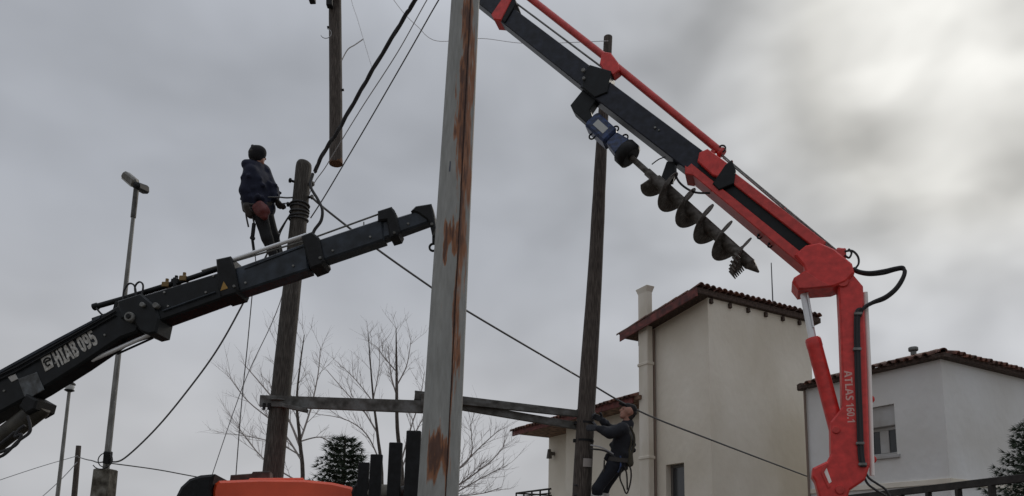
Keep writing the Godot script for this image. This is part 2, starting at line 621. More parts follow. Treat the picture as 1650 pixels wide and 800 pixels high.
func make_window(h: Node3D, pl: Dictionary, x0: float, y0: float, x1: float, y1: float, deep: float, panes: int, fm: Material, box: float) -> void:
	var st := S()
	var fw := 0.07
	var yt := y1 - box
	plate2(st, pl, rect2(x0, y0, x0 + fw, yt), -deep, -deep - 0.06, 0.006)
	plate2(st, pl, rect2(x1 - fw, y0, x1, yt), -deep, -deep - 0.06, 0.006)
	plate2(st, pl, rect2(x0 + fw, y0, x1 - fw, y0 + fw), -deep, -deep - 0.06, 0.006)
	plate2(st, pl, rect2(x0 + fw, yt - fw, x1 - fw, yt), -deep, -deep - 0.06, 0.006)
	for k in range(1, panes):
		var xm := lerpf(x0, x1, float(k) / panes)
		plate2(st, pl, rect2(xm - 0.09, y0 + fw, xm + 0.09, yt - fw), -deep + 0.004, -deep - 0.06, 0.006)
	var w := obj("window", st, fm, h)
	for k in panes:
		st = S()
		plate2(st, pl, rect2(lerpf(x0, x1, float(k) / panes) + 0.02, y0 + 0.02, lerpf(x0, x1, float(k + 1) / panes) - 0.02, yt - 0.02), -deep - 0.02, -deep - 0.035)
		obj("pane", st, M.glass, w)
	if box > 0.0:
		st = S()
		plate2(st, pl, rect2(x0, yt, x1, y1), -0.05, -0.2, 0.01)
		obj("shutter_box", st, M.frame, w)
	st = S()
	plate2(st, pl, rect2(x0 - 0.06, y0 - 0.06, x1 + 0.06, y0), 0.05, -deep - 0.06, 0.008)
	obj("sill", st, M.frame, w)

func make_cream_house() -> void:
	var c := ground_of(P(1141, 500, 15.6))
	var L := plane_on(c, -U2)
	var R := plane_on(c, -U1)
	var h := thing("cream_house", "cream rendered house with tall narrow tower, red eaves and square chimney", "house", c)
	var Lf := shift(L, 0.42)
	var A := flat(hit(999, 545, Lf), Lf)
	var B := flat(hit(1122, 471, Lf), Lf)
	var slope := (B.y - A.y) / (B.x - A.x)
	var under := func(x: float) -> float: return B.y + (x - B.x) * slope
	var xl := flat(hit(1036, 600, L), L).x
	var xr := flat(hit(1304, 500, R), R).x
	var w0 := flat(hit(1073, 750, L), L)
	var w1 := flat(hit(1102.5, 748, L), L)
	var st := S()
	wall_panel(st, L, PackedVector2Array([Vector2(xl, 0), Vector2(0, 0), Vector2(0, under.call(0) + 0.03), Vector2(xl, under.call(xl) + 0.03)]), [[w0.x, w0.y - 1.15, w1.x, w0.y]], 0.26)
	plate2(st, R, rect2(0.26, 0, xr, under.call(0) + 0.02), 0.0, -0.26)
	var Lb := shift(L, -xr)
	plate2(st, Lb, PackedVector2Array([Vector2(xl, 0), Vector2(-0.27, 0), Vector2(-0.27, under.call(-0.27)), Vector2(xl, under.call(xl))]), 0.26, 0.0)
	var Rb := shift(R, xl)
	plate2(st, Rb, rect2(0.27, 0, xr - 0.27, under.call(xl)), 0.24, 0.0)
	obj("wall", st, M.cream, h)
	make_window(h, L, w0.x, w0.y - 1.15, w1.x, w0.y, 0.14, 1, M.frame_dark, 0.0)
	# sloping roof
	st = S()
	var depth := xr + 0.70
	plate2(st, Lf, PackedVector2Array([A, B, B + Vector2(0, 0.12), A + Vector2(0, 0.12)]), -0.03, -depth)
	var roof := obj("roof", st, M.rafter, h)
	st = S()
	plate2(st, Lf, PackedVector2Array([A + Vector2(-0.02, -0.09), B + Vector2(0.02, -0.09), B + Vector2(0.02, 0.11), A + Vector2(-0.02, 0.11)]), 0.0, -0.03, 0.006)
	obj("fascia", st, M.fascia, roof)
	for k in 6:
		var yy: float = 0.5 + k * 0.56
		st = S()
		var a := lift(Vector2(-0.1, under.call(-0.1) - 0.08), Lf, -yy)
		var b := lift(Vector2(B.x - 0.04, under.call(B.x - 0.04) - 0.08), Lf, -yy)
		bar(st, a, b, 0.08, 0.11)
		obj("rafter", st, M.rafter, roof)
	var down: Vector3 = -(L.u + Vector3.UP * slope).normalized()
	var nrm := Vector3(0, 1, 0)
	var k := 0.1
	while k < depth:
		put_tile(roof, lift(Vector2(B.x - 0.12, B.y + 0.13 - 0.12 * slope), Lf, -k), -down, nrm)
		k += 0.17
	k = 0.55
	while k < (B - A).length():
		put_tile(roof, lift(B + Vector2(0, 0.14), Lf, -0.1) + down * k, -down, nrm)
		k += 0.36
	st = S()
	var g = hit(1020, 545, Lf) - L.n * 0.2
	hose(st, [g, g - Vector3(0, 0.16, 0), g - Vector3(0, 0.2, 0) - U1 * 0.08, g - Vector3(0, 0.17, 0) - U1 * 0.25], 0.03)
	obj("gutter_outlet", st, M.rafter, roof)
	st = S()
	var an = hit(1264, 480, R) + U2 * 0.3 - R.n * 0.6
	tube(st, [Vector3(an.x, under.call(0), an.z), Vector3(an.x, an.y + 1.15, an.z)], [0.018, 0.012], 6)
	obj("antenna", st, M.wire, roof)
	# chimney flue
	var Lc := shift(L, 0.19)
	var cx := flat(hit(1041, 620, Lc), Lc).x
	var cw := flat(hit(1054, 620, Lc), Lc).x - flat(hit(1030, 620, Lc), Lc).x
	var top := flat(hit(1036, 474, Lc), Lc).y
	var y1 := flat(hit(1041, 588, Lc), Lc).y
	var y2 := flat(hit(1041, 739, Lc), Lc).y
	st = S()
	bar(st, lift(Vector2(cx, 0), Lc), lift(Vector2(cx, top), Lc), 0.18, cw * 0.62, 0.18, cw * 0.62, L.u, 0.02)
	var ch := obj("chimney", st, M.pipe, h)
	for y in [y1, y2]:
		st = S()
		bar(st, lift(Vector2(cx, y - 0.04), Lc), lift(Vector2(cx, y + 0.04), Lc), 0.22, cw * 0.70, 0.22, cw * 0.70, L.u, 0.015)
		obj("collar", st, M.pipe, ch)
	st = S()
	bar(st, lift(Vector2(cx, top - 0.03), Lc), lift(Vector2(cx, top + 0.12), Lc), 0.18, cw * 0.62, 0.24, cw * 0.80, L.u, 0.01)
	obj("cap", st, M.pipe, ch)
	st = S()
	var dx := flat(hit(1057, 620, L), L).x
	tube(st, [lift(Vector2(dx, 0), L, 0.05), lift(Vector2(dx, under.call(dx) - 0.05), L, 0.05)], 0.028, 7)
	obj("downpipe", st, M.downpipe, h)
	# lower wing with porch and balcony
	var W := shift(L, -0.35)
	var Wf := shift(W, 0.75)
	var ey := hit(985, 655, Wf).y
	var xa := flat(hit(826, 690, Wf), Wf).x
	var x912 := flat(hit(912, 740, W), W).x
	st = S()
	plate2(st, W, rect2(x912, 0, xl - 0.002, ey + 0.05), 0.0, -0.25)
	var Wend := plane_on(lift(Vector2(xa, 0), Wf), -U1)
	var Wb := shift(Wf, -maxf((hit(884, 712, Wend) - Wend.o).dot(U2), 1.0))
	var x883 := xa + 0.02
	plate2(st, Wb, rect2(x883, 0, xl - 0.002, ey + 0.05), 0.0, -0.25)
	obj("wing_wall", st, M.cream_light, h)
	st = S()
	plate2(st, Wf, PackedVector2Array([Vector2(xa, ey), Vector2(xl + 0.3, ey), Vector2(xl + 0.3, ey + 0.10), Vector2(xa, ey + 0.10)]), -0.04, -6.0)
	var wr := obj("wing_roof", st, M.soffit, h)
	st = S()
	plate2(st, Wf, rect2(xa - 0.03, ey - 0.07, xl + 0.1, ey + 0.11), 0.0, -0.04, 0.008)
	obj("fascia", st, M.fascia, wr)
	k = xa + 0.05
	while k < xl + 0.1:
		put_tile(wr, lift(Vector2(k, ey + 0.125), Wf, -0.11), -L.n + Vector3.UP * 0.3)
		k += 0.17
	st = S()
	var lp := hit(893, 732, Wb)
	bar(st, lp, lp + L.n * 0.18, 0.12, 0.1)
	tube(st, [lp + L.n * 0.18 + Vector3(0, 0.13, 0), lp + L.n * 0.18 - Vector3(0, 0.16, 0)], [0.05, 0.09], 8)
	obj("wall_lamp", st, M.frame_dark, h)
	# balcony slab and railing
	var ry := hit(870, 790, Wf).y
	var xr0 := flat(hit(829, 798, Wf), Wf).x
	st = S()
	plate2(st, Wf, rect2(xr0, ry - 1.05, x912 - 0.1, ry - 0.9), -0.02, -2.2)
	obj("balcony_slab", st, M.cream_light, h)
	st = S()
	tube(st, [lift(Vector2(xr0, ry), Wf, -0.06), lift(Vector2(x912 + 0.3, ry), Wf, -0.06)], 0.03, 6)
	tube(st, [lift(Vector2(xr0, ry), Wf, -0.06), lift(Vector2(xr0, ry), Wf, -2.2)], 0.03, 6)
	tube(st, [lift(Vector2(xr0, ry - 0.12), Wf, -0.06), lift(Vector2(x912 + 0.3, ry - 0.12), Wf, -0.06)], 0.02, 6)
	var rl := obj("railing", st, M.fence, h)
	for i in 5:
		st = S()
		var x := lerpf(xr0, x912 + 0.2, i / 4.0)
		bar(st, lift(Vector2(x, ry - 0.92), Wf, -0.06), lift(Vector2(x, ry), Wf, -0.06), 0.05, 0.05)
		obj("post", st, M.fence, rl)

func make_grey_house() -> void:
	var c := ground_of(P(1518, 600, 12.8))
	var L := plane_on(c, -U2)
	var R := plane_on(c, -U1)
	var h := thing("grey_house", "grey rendered house with hipped tile roof and shuttered window, right of the red crane", "house", c)
	var xl := flat(hit(1297, 640, L), L).x
	var top := hit(1518, 577, L).y
	var xr := 6.5
	var a := flat(hit(1391, 656, L), L)
	var b := flat(hit(1446.5, 733, L), L)
	var st := S()
	wall_panel(st, L, rect2(xl, 0, 0, top), [[a.x, b.y, b.x, hit(1446, 650, L).y]], 0.26)
	var wt := hit(1446, 650, L).y
	plate2(st, R, rect2(0.26, 0, xr, top), 0.0, -0.26)
	plate2(st, shift(L, -xr), rect2(xl, 0, -0.27, top), 0.26, 0.0)
	plate2(st, shift(R, xl), rect2(0.27, 0, xr - 0.27, top), 0.26, 0.0)
	obj("wall", st, M.greywall, h)
	make_window(h, L, a.x, b.y, b.x, wt, 0.13, 2, M.frame, 0.40)
	st = S()
	var py := hit(1530, 771, R).y
	plate2(st, L, rect2(xl, py - 0.10, 0.04, py), 0.045, 0.0, 0.006)
	plate2(st, R, rect2(0.0, py - 0.10, xr, py), 0.04, 0.0, 0.006)
	obj("string_course", st, M.cream_light, h)
	# hipped roof
	var ov := 0.16
	var e := [c + L.n * ov + R.n * ov, c + U1 * (-xl - 0.12) + L.n * ov, c + U1 * (-xl - 0.12) + U2 * (xr + ov), c + U2 * (xr + ov) + R.n * ov]
	var cc: Vector3 = (e[0] + e[1] + e[2] + e[3]) * 0.25
	st = S()
	var ridge := cc + Vector3(0, top + 0.5, 0)
	for i in 4:
		var p: Vector3 = e[i] + Vector3(0, top + 0.05, 0)
		var q: Vector3 = e[(i + 1) % 4] + Vector3(0, top + 0.05, 0)
		var dn := Vector3(0, -0.07, 0)
		tri(st, p, q, ridge, Vector3.UP)
		quad(st, p, q, q + dn, p + dn, (p + q) * 0.5 - ridge)
	quad(st, e[0] + Vector3(0, top - 0.02, 0), e[1] + Vector3(0, top - 0.02, 0), e[2] + Vector3(0, top - 0.02, 0), e[3] + Vector3(0, top - 0.02, 0), Vector3.DOWN)
	var roof := obj("roof", st, M.rafter, h)
	for side in [[e[0], e[1], U2], [e[0], e[3], U1]]:
		var p: Vector3 = side[0]
		var q: Vector3 = side[1]
		var l := (q - p).length()
		for row in 2:
			var k := 0.30 + 0.42 * row
			while k < minf(l, 6.5):
				put_tile(roof, p.lerp(q, k / l) + side[2] * (0.12 + 0.36 * row) + Vector3(0, top + 0.085 + 0.11 * row, 0), side[2] + Vector3.UP * 0.27)
				k += 0.17
	# hip cap at the corner
	for i in 3:
		put_tile(roof, e[0] + Vector3(0, top + 0.10 + 0.07 * i, 0) + (U1 + U2).normalized() * (0.2 + 0.36 * i), (U1 + U2).normalized() + Vector3.UP * 0.19)
	st = S()
	var v := hit(1473, 575, shift(L, -0.9))
	tube(st, [v - Vector3(0, 0.3, 0), v + Vector3(0, 0.12, 0)], 0.055, 8)
	disc(st, v + Vector3(0, 0.15, 0), Vector3.UP, 0.09, 0.08)
	obj("vent", st, M.galv, roof)
	st = S()
	tube(st, [lift(Vector2(xl + 0.04, 0), L, 0.05), lift(Vector2(xl + 0.04, top - 0.05), L, 0.05)], 0.025, 7)
	obj("downpipe", st, M.downpipe, h)
	st = S()
	bar(st, lift(Vector2(xl + 0.02, top - 0.05), L, 0.1), lift(Vector2(xl + 0.02, top + 0.1), L, 0.1), 0.16, 0.16)
	obj("rain_head", st, M.rafter, h)

func make_fence() -> void:
	var a := P(1400, 802, 11.5)
	var b := P(1612, 775, 9.0)
	var dirv := (ground_of(b) - ground_of(a)).normalized()
	var top := (a.y + b.y) * 0.5
	var p0 := ground_of(P(1440, 797, 11.0)) - dirv * 1.6
	var f := thing("metal_fence", "dark fence with broad top rail in front of the grey house", "fence", p0)
	var st := S()
	var y := P(1525, 786, 10.0).y
	bar(st, p0 + Vector3(0, y, 0), p0 + dirv * 6.0 + Vector3(0, y, 0), 0.06, 0.10)
	obj("rail", st, M.fence, f)
	st = S()
	bar(st, p0 + Vector3(0, y - 1.1, 0), p0 + dirv * 6.0 + Vector3(0, y - 1.1, 0), 0.05, 0.08)
	obj("rail", st, M.fence, f)
	for k in 11:
		var p := p0 + dirv * (0.1 + 0.56 * k)
		st = S()
		bar(st, p, p + Vector3(0, y - 0.04, 0), 0.07, 0.07)
		obj("post", st, M.fence, f)

# ---------------------------------------------------------------- trees
func twigs(st: SurfaceTool, p: Vector3, dirv: Vector3, l: float, r: float, level: int) -> void:
	var pts := [p]
	var radii := [r]
	var d := dirv.normalized()
	var n := 4 if level > 0 else 3
	for i in n:
		d = (d + Vector3(rng.randf_range(-1, 1), rng.randf_range(-0.8, 1.1), rng.randf_range(-1, 1)) * 0.14).normalized()
		pts.append(pts[i] + d * l / n)
		radii.append(lerpf(r, r * 0.45, (i + 1.0) / n))
	tube(st, pts, radii, 4 if level > 0 else 3, false)
	if level <= 0:
		return
	var cnt := 3 + level
	for i in cnt:
		var t := rng.randf_range(0.25, 1.0)
		var k := mini(int(t * n), n - 1)
		var at: Vector3 = (pts[k] as Vector3).lerp(pts[k + 1], t * n - k)
		var side := Vector3(rng.randf_range(-1, 1), rng.randf_range(-0.2, 0.9), rng.randf_range(-1, 1)).normalized()
		twigs(st, at, d + side * 0.9, l * rng.randf_range(0.4, 0.7), r * 0.55, level - 1)

func bare_tree(label: String, d: float, seed_n: int, trunk: Array, limbs: Array, levels := 2, twig_len := 0.8) -> void:
	rng.seed = seed_n
	var base := ground_of(P(trunk[0][0], trunk[0][1], d))
	var t := thing("bare_tree", label, "tree", base, "leafless trees behind the truck")
	var st := S()
	var pts := [base]
	var rad := [trunk[0][2] * 1.6]
	for q in trunk:
		pts.append(P(q[0], q[1], d))
		rad.append(q[2] * 0.8)
	var sp := spline(pts, 5)
	var rr := []
	for i in sp.size():
		var f := float(i) / 5.0
		var k := mini(int(f), rad.size() - 2)
		rr.append(lerpf(rad[k], rad[k + 1], f - k))
	tube(st, sp, rr, 8)
	obj("trunk", st, M.bark, t)
	st = S()
	var crown := S()
	var all := limbs.duplicate()
	all.append({"r0": rad[rad.size() - 2], "r1": rad[rad.size() - 1], "pts": trunk, "own": true})
	for lb in all:
		var dz := rng.randf_range(-0.9, 0.9)
		var lp := []
		var src: Array = lb.pts
		for i in src.size():
			var off := 0.0 if lb.has("own") else dz * i / src.size()
			lp.append(P(src[i][0], src[i][1], d + off))
		var s2 := spline(lp, 5)
		var r2 := []
		for i in s2.size():
			r2.append(lerpf(lb.r0, lb.r1, float(i) / (s2.size() - 1)))
		if not lb.has("own"):
			tube(crown, s2, r2.map(func(x): return x * 0.75), 6)
		for i in range(2, s2.size()):
			for j in 2:
				if rng.randf() < 0.42:
					continue
				var fwd: Vector3 = (s2[i] - s2[i - 1]).normalized()
				var side := Vector3(rng.randf_range(-1, 1), rng.randf_range(-0.3, 0.8), rng.randf_range(-1, 1)).normalized()
				if lb.has("own") and i < s2.size() / 2:
					continue
				twigs(crown, s2[i], fwd + side * 0.8, twig_len * rng.randf_range(0.5, 1.1), maxf(r2[i] * 0.30, 0.004), levels - 1)
	obj("branches", crown, M.twig, t)

func needle_spray(st: SurfaceTool, p: Vector3, d: Vector3, l: float, w: float) -> void:
	# a short twig of needles: four narrow blades around it
	var side := d.cross(Vector3(rng.randf_range(-1, 1), rng.randf_range(-1, 1), rng.randf_range(-1, 1))).normalized()
	var g := rng.randf_range(0.6, 1.4)
	st.set_color(Color(0.026 * g, 0.042 * g, 0.024 * g))
	for k in 3:
		var s := side.rotated(d, TAU * k / 3.0 + rng.randf() * 0.5)
		st.add_vertex(p + s * w * 0.3)
		st.add_vertex(p - s * w * 0.3)
		st.add_vertex(p + d * l + s * w)

func conifer(label: String, base: Vector3, height: float, spread: float, seed_n: int, whorls: int, per: int, needle: float, low := 0.12) -> void:
	rng.seed = seed_n
	var t := thing("conifer_tree", label, "tree", base)
	var st := S()
	tube(st, [base, base + Vector3(0, height * 0.5, 0), base + Vector3(0, height * 0.97, 0)], [spread * 0.09, spread * 0.06, 0.015], 8)
	obj("trunk", st, M.bark, t)
	var cr := SurfaceTool.new()
	cr.begin(Mesh.PRIMITIVE_TRIANGLES)
	cr.set_smooth_group(-1)
	for w in whorls:
		var f := (w + 0.5) / whorls
		var y := height * lerpf(low, 0.97, f)
		var reach := spread * pow(1.0 - f, 0.75) * rng.randf_range(0.85, 1.1) + 0.12
		var n := per
		for k in n:
			var an := TAU * (k + rng.randf()) / n
			var l := reach * rng.randf_range(0.6, 1.15)
			var out := Vector3(cos(an), 0.0, sin(an))
			var steps := maxi(int(l / (needle * 0.55)), 2)
			for i in steps:
				var s := float(i + 1) / steps
				var p := base + Vector3(0, y - 0.10 * l * s + 0.28 * l * s * s, 0) + out * l * s
				var lat := out.cross(Vector3.UP)
				for j in 4:
					var dv := (out * 0.7 + lat * rng.randf_range(-1.2, 1.2) + Vector3(0, rng.randf_range(-0.5, 0.7), 0)).normalized()
					needle_spray(cr, p + lat * rng.randf_range(-0.25, 0.25) * l * 0.4 * (1.1 - s), dv, needle * rng.randf_range(0.7, 1.3), needle * 0.22)
	obj("crown", cr, M.needles, t)

func make_setting() -> void:
	var st := S()
	quad(st, Vector3(-300, 0, -300), Vector3(300, 0, -300), Vector3(300, 0, 300), Vector3(-300, 0, 300), Vector3.UP)
	var g := obj("ground", st, M.ground)
	g.set_meta("kind", "structure")
	make_cream_house()
	make_grey_house()
	make_fence()

func limb(r0: float, r1: float, pts: Array) -> Dictionary:
	return {"r0": r0, "r1": r1, "pts": pts}

func make_trees() -> void:
	bare_tree("leafless tree with wide low limbs, behind the wooden pole the climber in blue stands on", 14.0, 11, [[487, 790, 0.055], [483, 712, 0.045], [478, 640, 0.028], [490, 540, 0.010]], [
		limb(0.035, 0.010, [[483, 720], [462, 672], [425, 625], [393, 588]]),
		limb(0.030, 0.008, [[484, 740], [450, 690], [400, 648], [371, 611]]),
		limb(0.025, 0.007, [[486, 780], [430, 745], [395, 705], [380, 682]]),
		limb(0.030, 0.008, [[483, 712], [500, 660], [512, 605], [516, 560]]),
		limb(0.022, 0.007, [[484, 735], [450, 716], [410, 706], [375, 700]]),
		limb(0.022, 0.007, [[483, 712], [515, 705], [535, 718], [550, 735]]),
		limb(0.022, 0.006, [[480, 660], [455, 610], [448, 570], [450, 545]])], 2, 0.55)
	bare_tree("slender leafless tree right beside the dark conifer", 14.5, 23, [[615, 790, 0.05], [608, 700, 0.036], [601, 640, 0.026], [593, 538, 0.009]], [
		limb(0.026, 0.008, [[606, 695], [584, 660], [560, 636], [527, 598]]),
		limb(0.022, 0.006, [[612, 745], [590, 700], [555, 676], [510, 668]]),
		limb(0.018, 0.006, [[602, 640], [610, 600], [612, 560]]),
		limb(0.018, 0.006, [[602, 650], [575, 615], [550, 590]])], 2, 0.5)
	bare_tree("upright leafless tree rising just left of the rusty mast", 15.0, 37, [[648, 790, 0.06], [640, 690, 0.05], [639, 610, 0.036], [638, 530, 0.010]], [
		limb(0.030, 0.008, [[640, 640], [630, 605], [625, 555]]),
		limb(0.028, 0.008, [[646, 745], [662, 690], [676, 645], [684, 600]]),
		limb(0.022, 0.007, [[640, 620], [655, 590], [662, 550]]),
		limb(0.022, 0.007, [[646, 760], [668, 700], [690, 660], [702, 630]]),
		limb(0.018, 0.006, [[639, 600], [618, 575], [608, 560]])], 2, 0.5)
	bare_tree("leafless tree fanning out low on the right of the rusty mast", 13.5, 41, [[706, 860, 0.06], [708, 800, 0.05], [712, 770, 0.03], [722, 720, 0.012]], [
		limb(0.030, 0.008, [[708, 805], [737, 793], [774, 772], [816, 751]]),
		limb(0.032, 0.008, [[708, 800], [739, 782], [769, 761], [795, 740], [812, 720]]),
		limb(0.026, 0.008, [[710, 785], [737, 758], [777, 718], [804, 694]]),
		limb(0.020, 0.007, [[715, 775], [756, 740], [760, 705], [757, 686]]),
		limb(0.020, 0.007, [[708, 805], [745, 800], [780, 795], [808, 786]])], 2, 0.5)
	conifer("small dark conifer with ragged top behind the truck's orange cab", ground_of(P(552, 780, 12.0)), P(552, 694, 12.0).y, 1.05, 52, 33, 12, 0.12)
	conifer("dark green conifer at the photo's right edge behind the fence", ground_of(P(1688, 760, 9.6)), P(1688, 655, 9.6).y, 1.15, 63, 34, 14, 0.10, 0.2)

# ---------------------------------------------------------------- poles and mast
func pole_mesh(st: SurfaceTool, pts: Array, radii: Array, sides := 14, rough := 0.006) -> void:
	# a wooden pole is never quite round or straight
	var p := []
	var r := []
	for i in pts.size() - 1:
		var n := maxi(int((pts[i + 1] - pts[i]).length() / 0.22), 1)
		for k in n:
			var t := float(k) / n
			p.append((pts[i] as Vector3).lerp(pts[i + 1], t) + Vector3(sin(p.size() * 0.31), 0, cos(p.size() * 0.23)) * rough)
			r.append(lerpf(radii[i], radii[i + 1], t) + rng.randf_range(-1, 1) * rough * 0.35)
	p.append(pts[pts.size() - 1])
	r.append(radii[radii.size() - 1])
	tube(st, p, r, sides)

func to_ground(a: Vector3, b: Vector3) -> Vector3:
	# where the line from a (high) through b (low) meets the ground
	return a + (b - a) * (a.y / (a.y - b.y))

func make_poles() -> void:
	rng.seed = 101
	# left pole
	var b := P(440, 760, 9.53)
	var a := hit(490, 262, plane_at(440, 760, 9.53))
	var base := to_ground(a, b)
	var t := thing("wooden_pole", "weathered wooden pole with rounded top, climbed by the man in navy jacket", "pole", base)
	var st := S()
	var top := a
	var up := (a - base).normalized()
	pole_mesh(st, [base, top - up * 0.08, top - up * 0.03, top, top + up * 0.025], [0.155, 0.112, 0.108, 0.088, 0.04], 14, 0.005)
	obj("shaft", st, M.wood_grey, t)
	for q in [[474, 293], [508, 296], [470, 330], [500, 318]]:
		st = S()
		var p := P(q[0], q[1], 10.15)
		var c := base + up * (p - base).dot(up)
		tube(st, [c, c + (p - c).normalized() * 0.19], 0.018, 6)
		disc(st, c + (p - c).normalized() * 0.17, (p - c).normalized(), 0.035, 0.03, 8)
		obj("bolt", st, M.black, t)
	st = S()
	var cc := base + up * ((P(484, 345, 10.15) - base).dot(up))
	for k in 5:
		ring(st, cc + up * (k * 0.055 - 0.1), (up + Vector3(rng.randf_range(-0.2, 0.2), 0, rng.randf_range(-0.2, 0.2))).normalized(), 0.13, 0.014)
	obj("cable_lashing", st, M.cable, t)
	# hanging cut-off top of the old pole, under the tip of the red crane's boom
	var tip := hit(541, -196, plane_at(1340, 600, 8.5, -20.0))
	var hp := plane_on(Vector3(0, 0, tip.z), Vector3.BACK)
	var hb := hit(541, 264, hp)
	var ht := hit(539, -150, hp)
	var hup := (ht - hb).normalized()
	t = thing("cut_pole_section", "sawn-off upper length of wooden pole hanging in the air above the climber", "pole", hb)
	st = S()
	var hr := 10.3 / F * (hb - eye).length() * 0.93
	pole_mesh(st, [hb, hb.lerp(ht, 0.5), ht], [hr, hr * 0.99, hr * 0.94], 14, 0.003)
	obj("shaft", st, M.wood, t)
	st = S()
	tube(st, [hb + hup * 0.07, hb - hup * 0.006], [hr + 0.002, hr + 0.003], 14)
	obj("sawn_end", st, M.wood_cut, t)
	st = S()
	var hf := shift(hp, hr + 0.05)
	bar(st, hit(496, -14, hf), hit(610, -14, hf), 0.09, 0.11)
	obj("crossarm", st, M.steel, t)
	for q in [[503, 4], [531, 11]]:
		st = S()
		bar(st, hit(q[0], -22, hf), hit(q[0], q[1], hf), 0.10, 0.10)
		obj("bracket", st, M.black, t)
	for q in [[527, 44], [554, 145]]:
		st = S()
		var p := hit(q[0], q[1], hp)
		tube(st, [hb + hup * (p - hb).dot(hup), p], 0.02, 6)
		obj("bolt", st, M.black, t)
	st = S()
	ring(st, hit(525, 54, hf), Vector3.BACK, 0.09, 0.006, 0.4, 4.5)
	obj("wire_loop", st, M.wire_pale, t)
	# right pole
	b = P(938, 790, 10.1)
	a = hit(980, 60, plane_at(938, 790, 10.1))
	base = to_ground(a, b)
	up = (a - base).normalized()
	t = thing("wooden_pole", "tall brown wooden pole in front of the cream house, gripped by the capped climber", "pole", base)
	st = S()
	pole_mesh(st, [base, base.lerp(a, 0.45), a], [0.145, 0.125, 0.068])
	obj("shaft", st, M.wood, t)
	for q in [[679, 0.128], [709, 0.130]]:
		st = S()
		var c := base + up * ((P(942, q[0], 10.1) - base).dot(up))
		tube(st, [c - up * 0.016, c + up * 0.016], [q[1], q[1]], 16)
		bar(st, c - Vector3(q[1] + 0.04, 0, 0), c - Vector3(q[1] - 0.01, 0, 0), 0.05, 0.05)
		obj("steel_band", st, M.black, t)
	st = S()
	var lb := base + up * ((P(942, 747, 10.1) - base).dot(up))
	for i in 5:
		var a0 := -0.15 + 0.2 * i
		var a1 := a0 + 0.2
		var r := 0.140
		var e0 := Vector3(sin(a0), 0, cos(a0)) * r
		var e1 := Vector3(sin(a1), 0, cos(a1)) * r
		quad(st, lb + e0 + up * 0.06, lb + e1 + up * 0.06, lb + e1 - up * 0.06, lb + e0 - up * 0.06, e0)
	obj("tag_plate", st, mat(0.30, 0.27, 0.25, 0.8), t)
	st = S()
	ring(st, P(927, 790, 10.0), Vector3.BACK, 0.07, 0.012, 1.2, 5.0)
	obj("wire_loop", st, M.cable, t)

func make_crossarm() -> void:
	var o := P(418, 647, 9.52)
	var t := thing("steel_crossarm", "long dark steel channel beams bolted across the two wooden poles", "beam", o)
	var parts := [
		["beam", [418, 646, 9.52], [704, 656.5, 9.72], 0.150, 0.172, 0.07],
		["beam", [668, 637, 9.72], [960, 670, 10.30], 0.125, 0.092, 0.07],
		["beam", [668, 642, 9.80], [936, 687.5, 10.32], 0.105, 0.104, 0.07],
		["brace", [455, 654, 9.52], [495, 663, 9.48], 0.05, 0.05, 0.08],
		["end_plate", [682, 634, 9.72], [682, 664, 9.72], 0.12, 0.12, 0.10]]
	for p in parts:
		var a := PV(p[1])
		var b := PV(p[2])
		var st := S()
		if p[0] == "beam":
			# channel: a web with two flanges
			var ax := (b - a).normalized()
			var sd := ax.cross(Vector3.UP).normalized()
			var uu := sd.cross(ax)
			bar(st, a, b, 0.012, p[3], 0.012, p[4], Vector3.UP, 0.002)
			for s in [-1, 1]:
				bar(st, a - sd * 0.036 + uu * s * (p[3] * 0.5 - 0.006), b - sd * 0.036 + uu * s * (p[4] * 0.5 - 0.006), 0.06, 0.012, 0.06, 0.012, Vector3.UP, 0.002)
		elif p[0] == "brace":
			bar(st, a, b, p[5], p[3])
		else:
			bar(st, a, b, 0.10, 0.05)
		obj(p[0], st, M.steel, t)
	for q in [[425, 655], [433, 655]]:
		var st := S()
		var p := P(q[0], q[1], 9.50)
		tube(st, [p + Vector3(0, 0.04, 0), p - Vector3(0, 0.05, 0)], 0.02, 6)
		obj("bolt", st, M.black, t)
	var st := S()
	var c := P(450, 648, 9.68)
	ring(st, c, Vector3.UP, 0.165, 0.016, 0, TAU, 18)
	obj("clamp", st, M.steel, t)

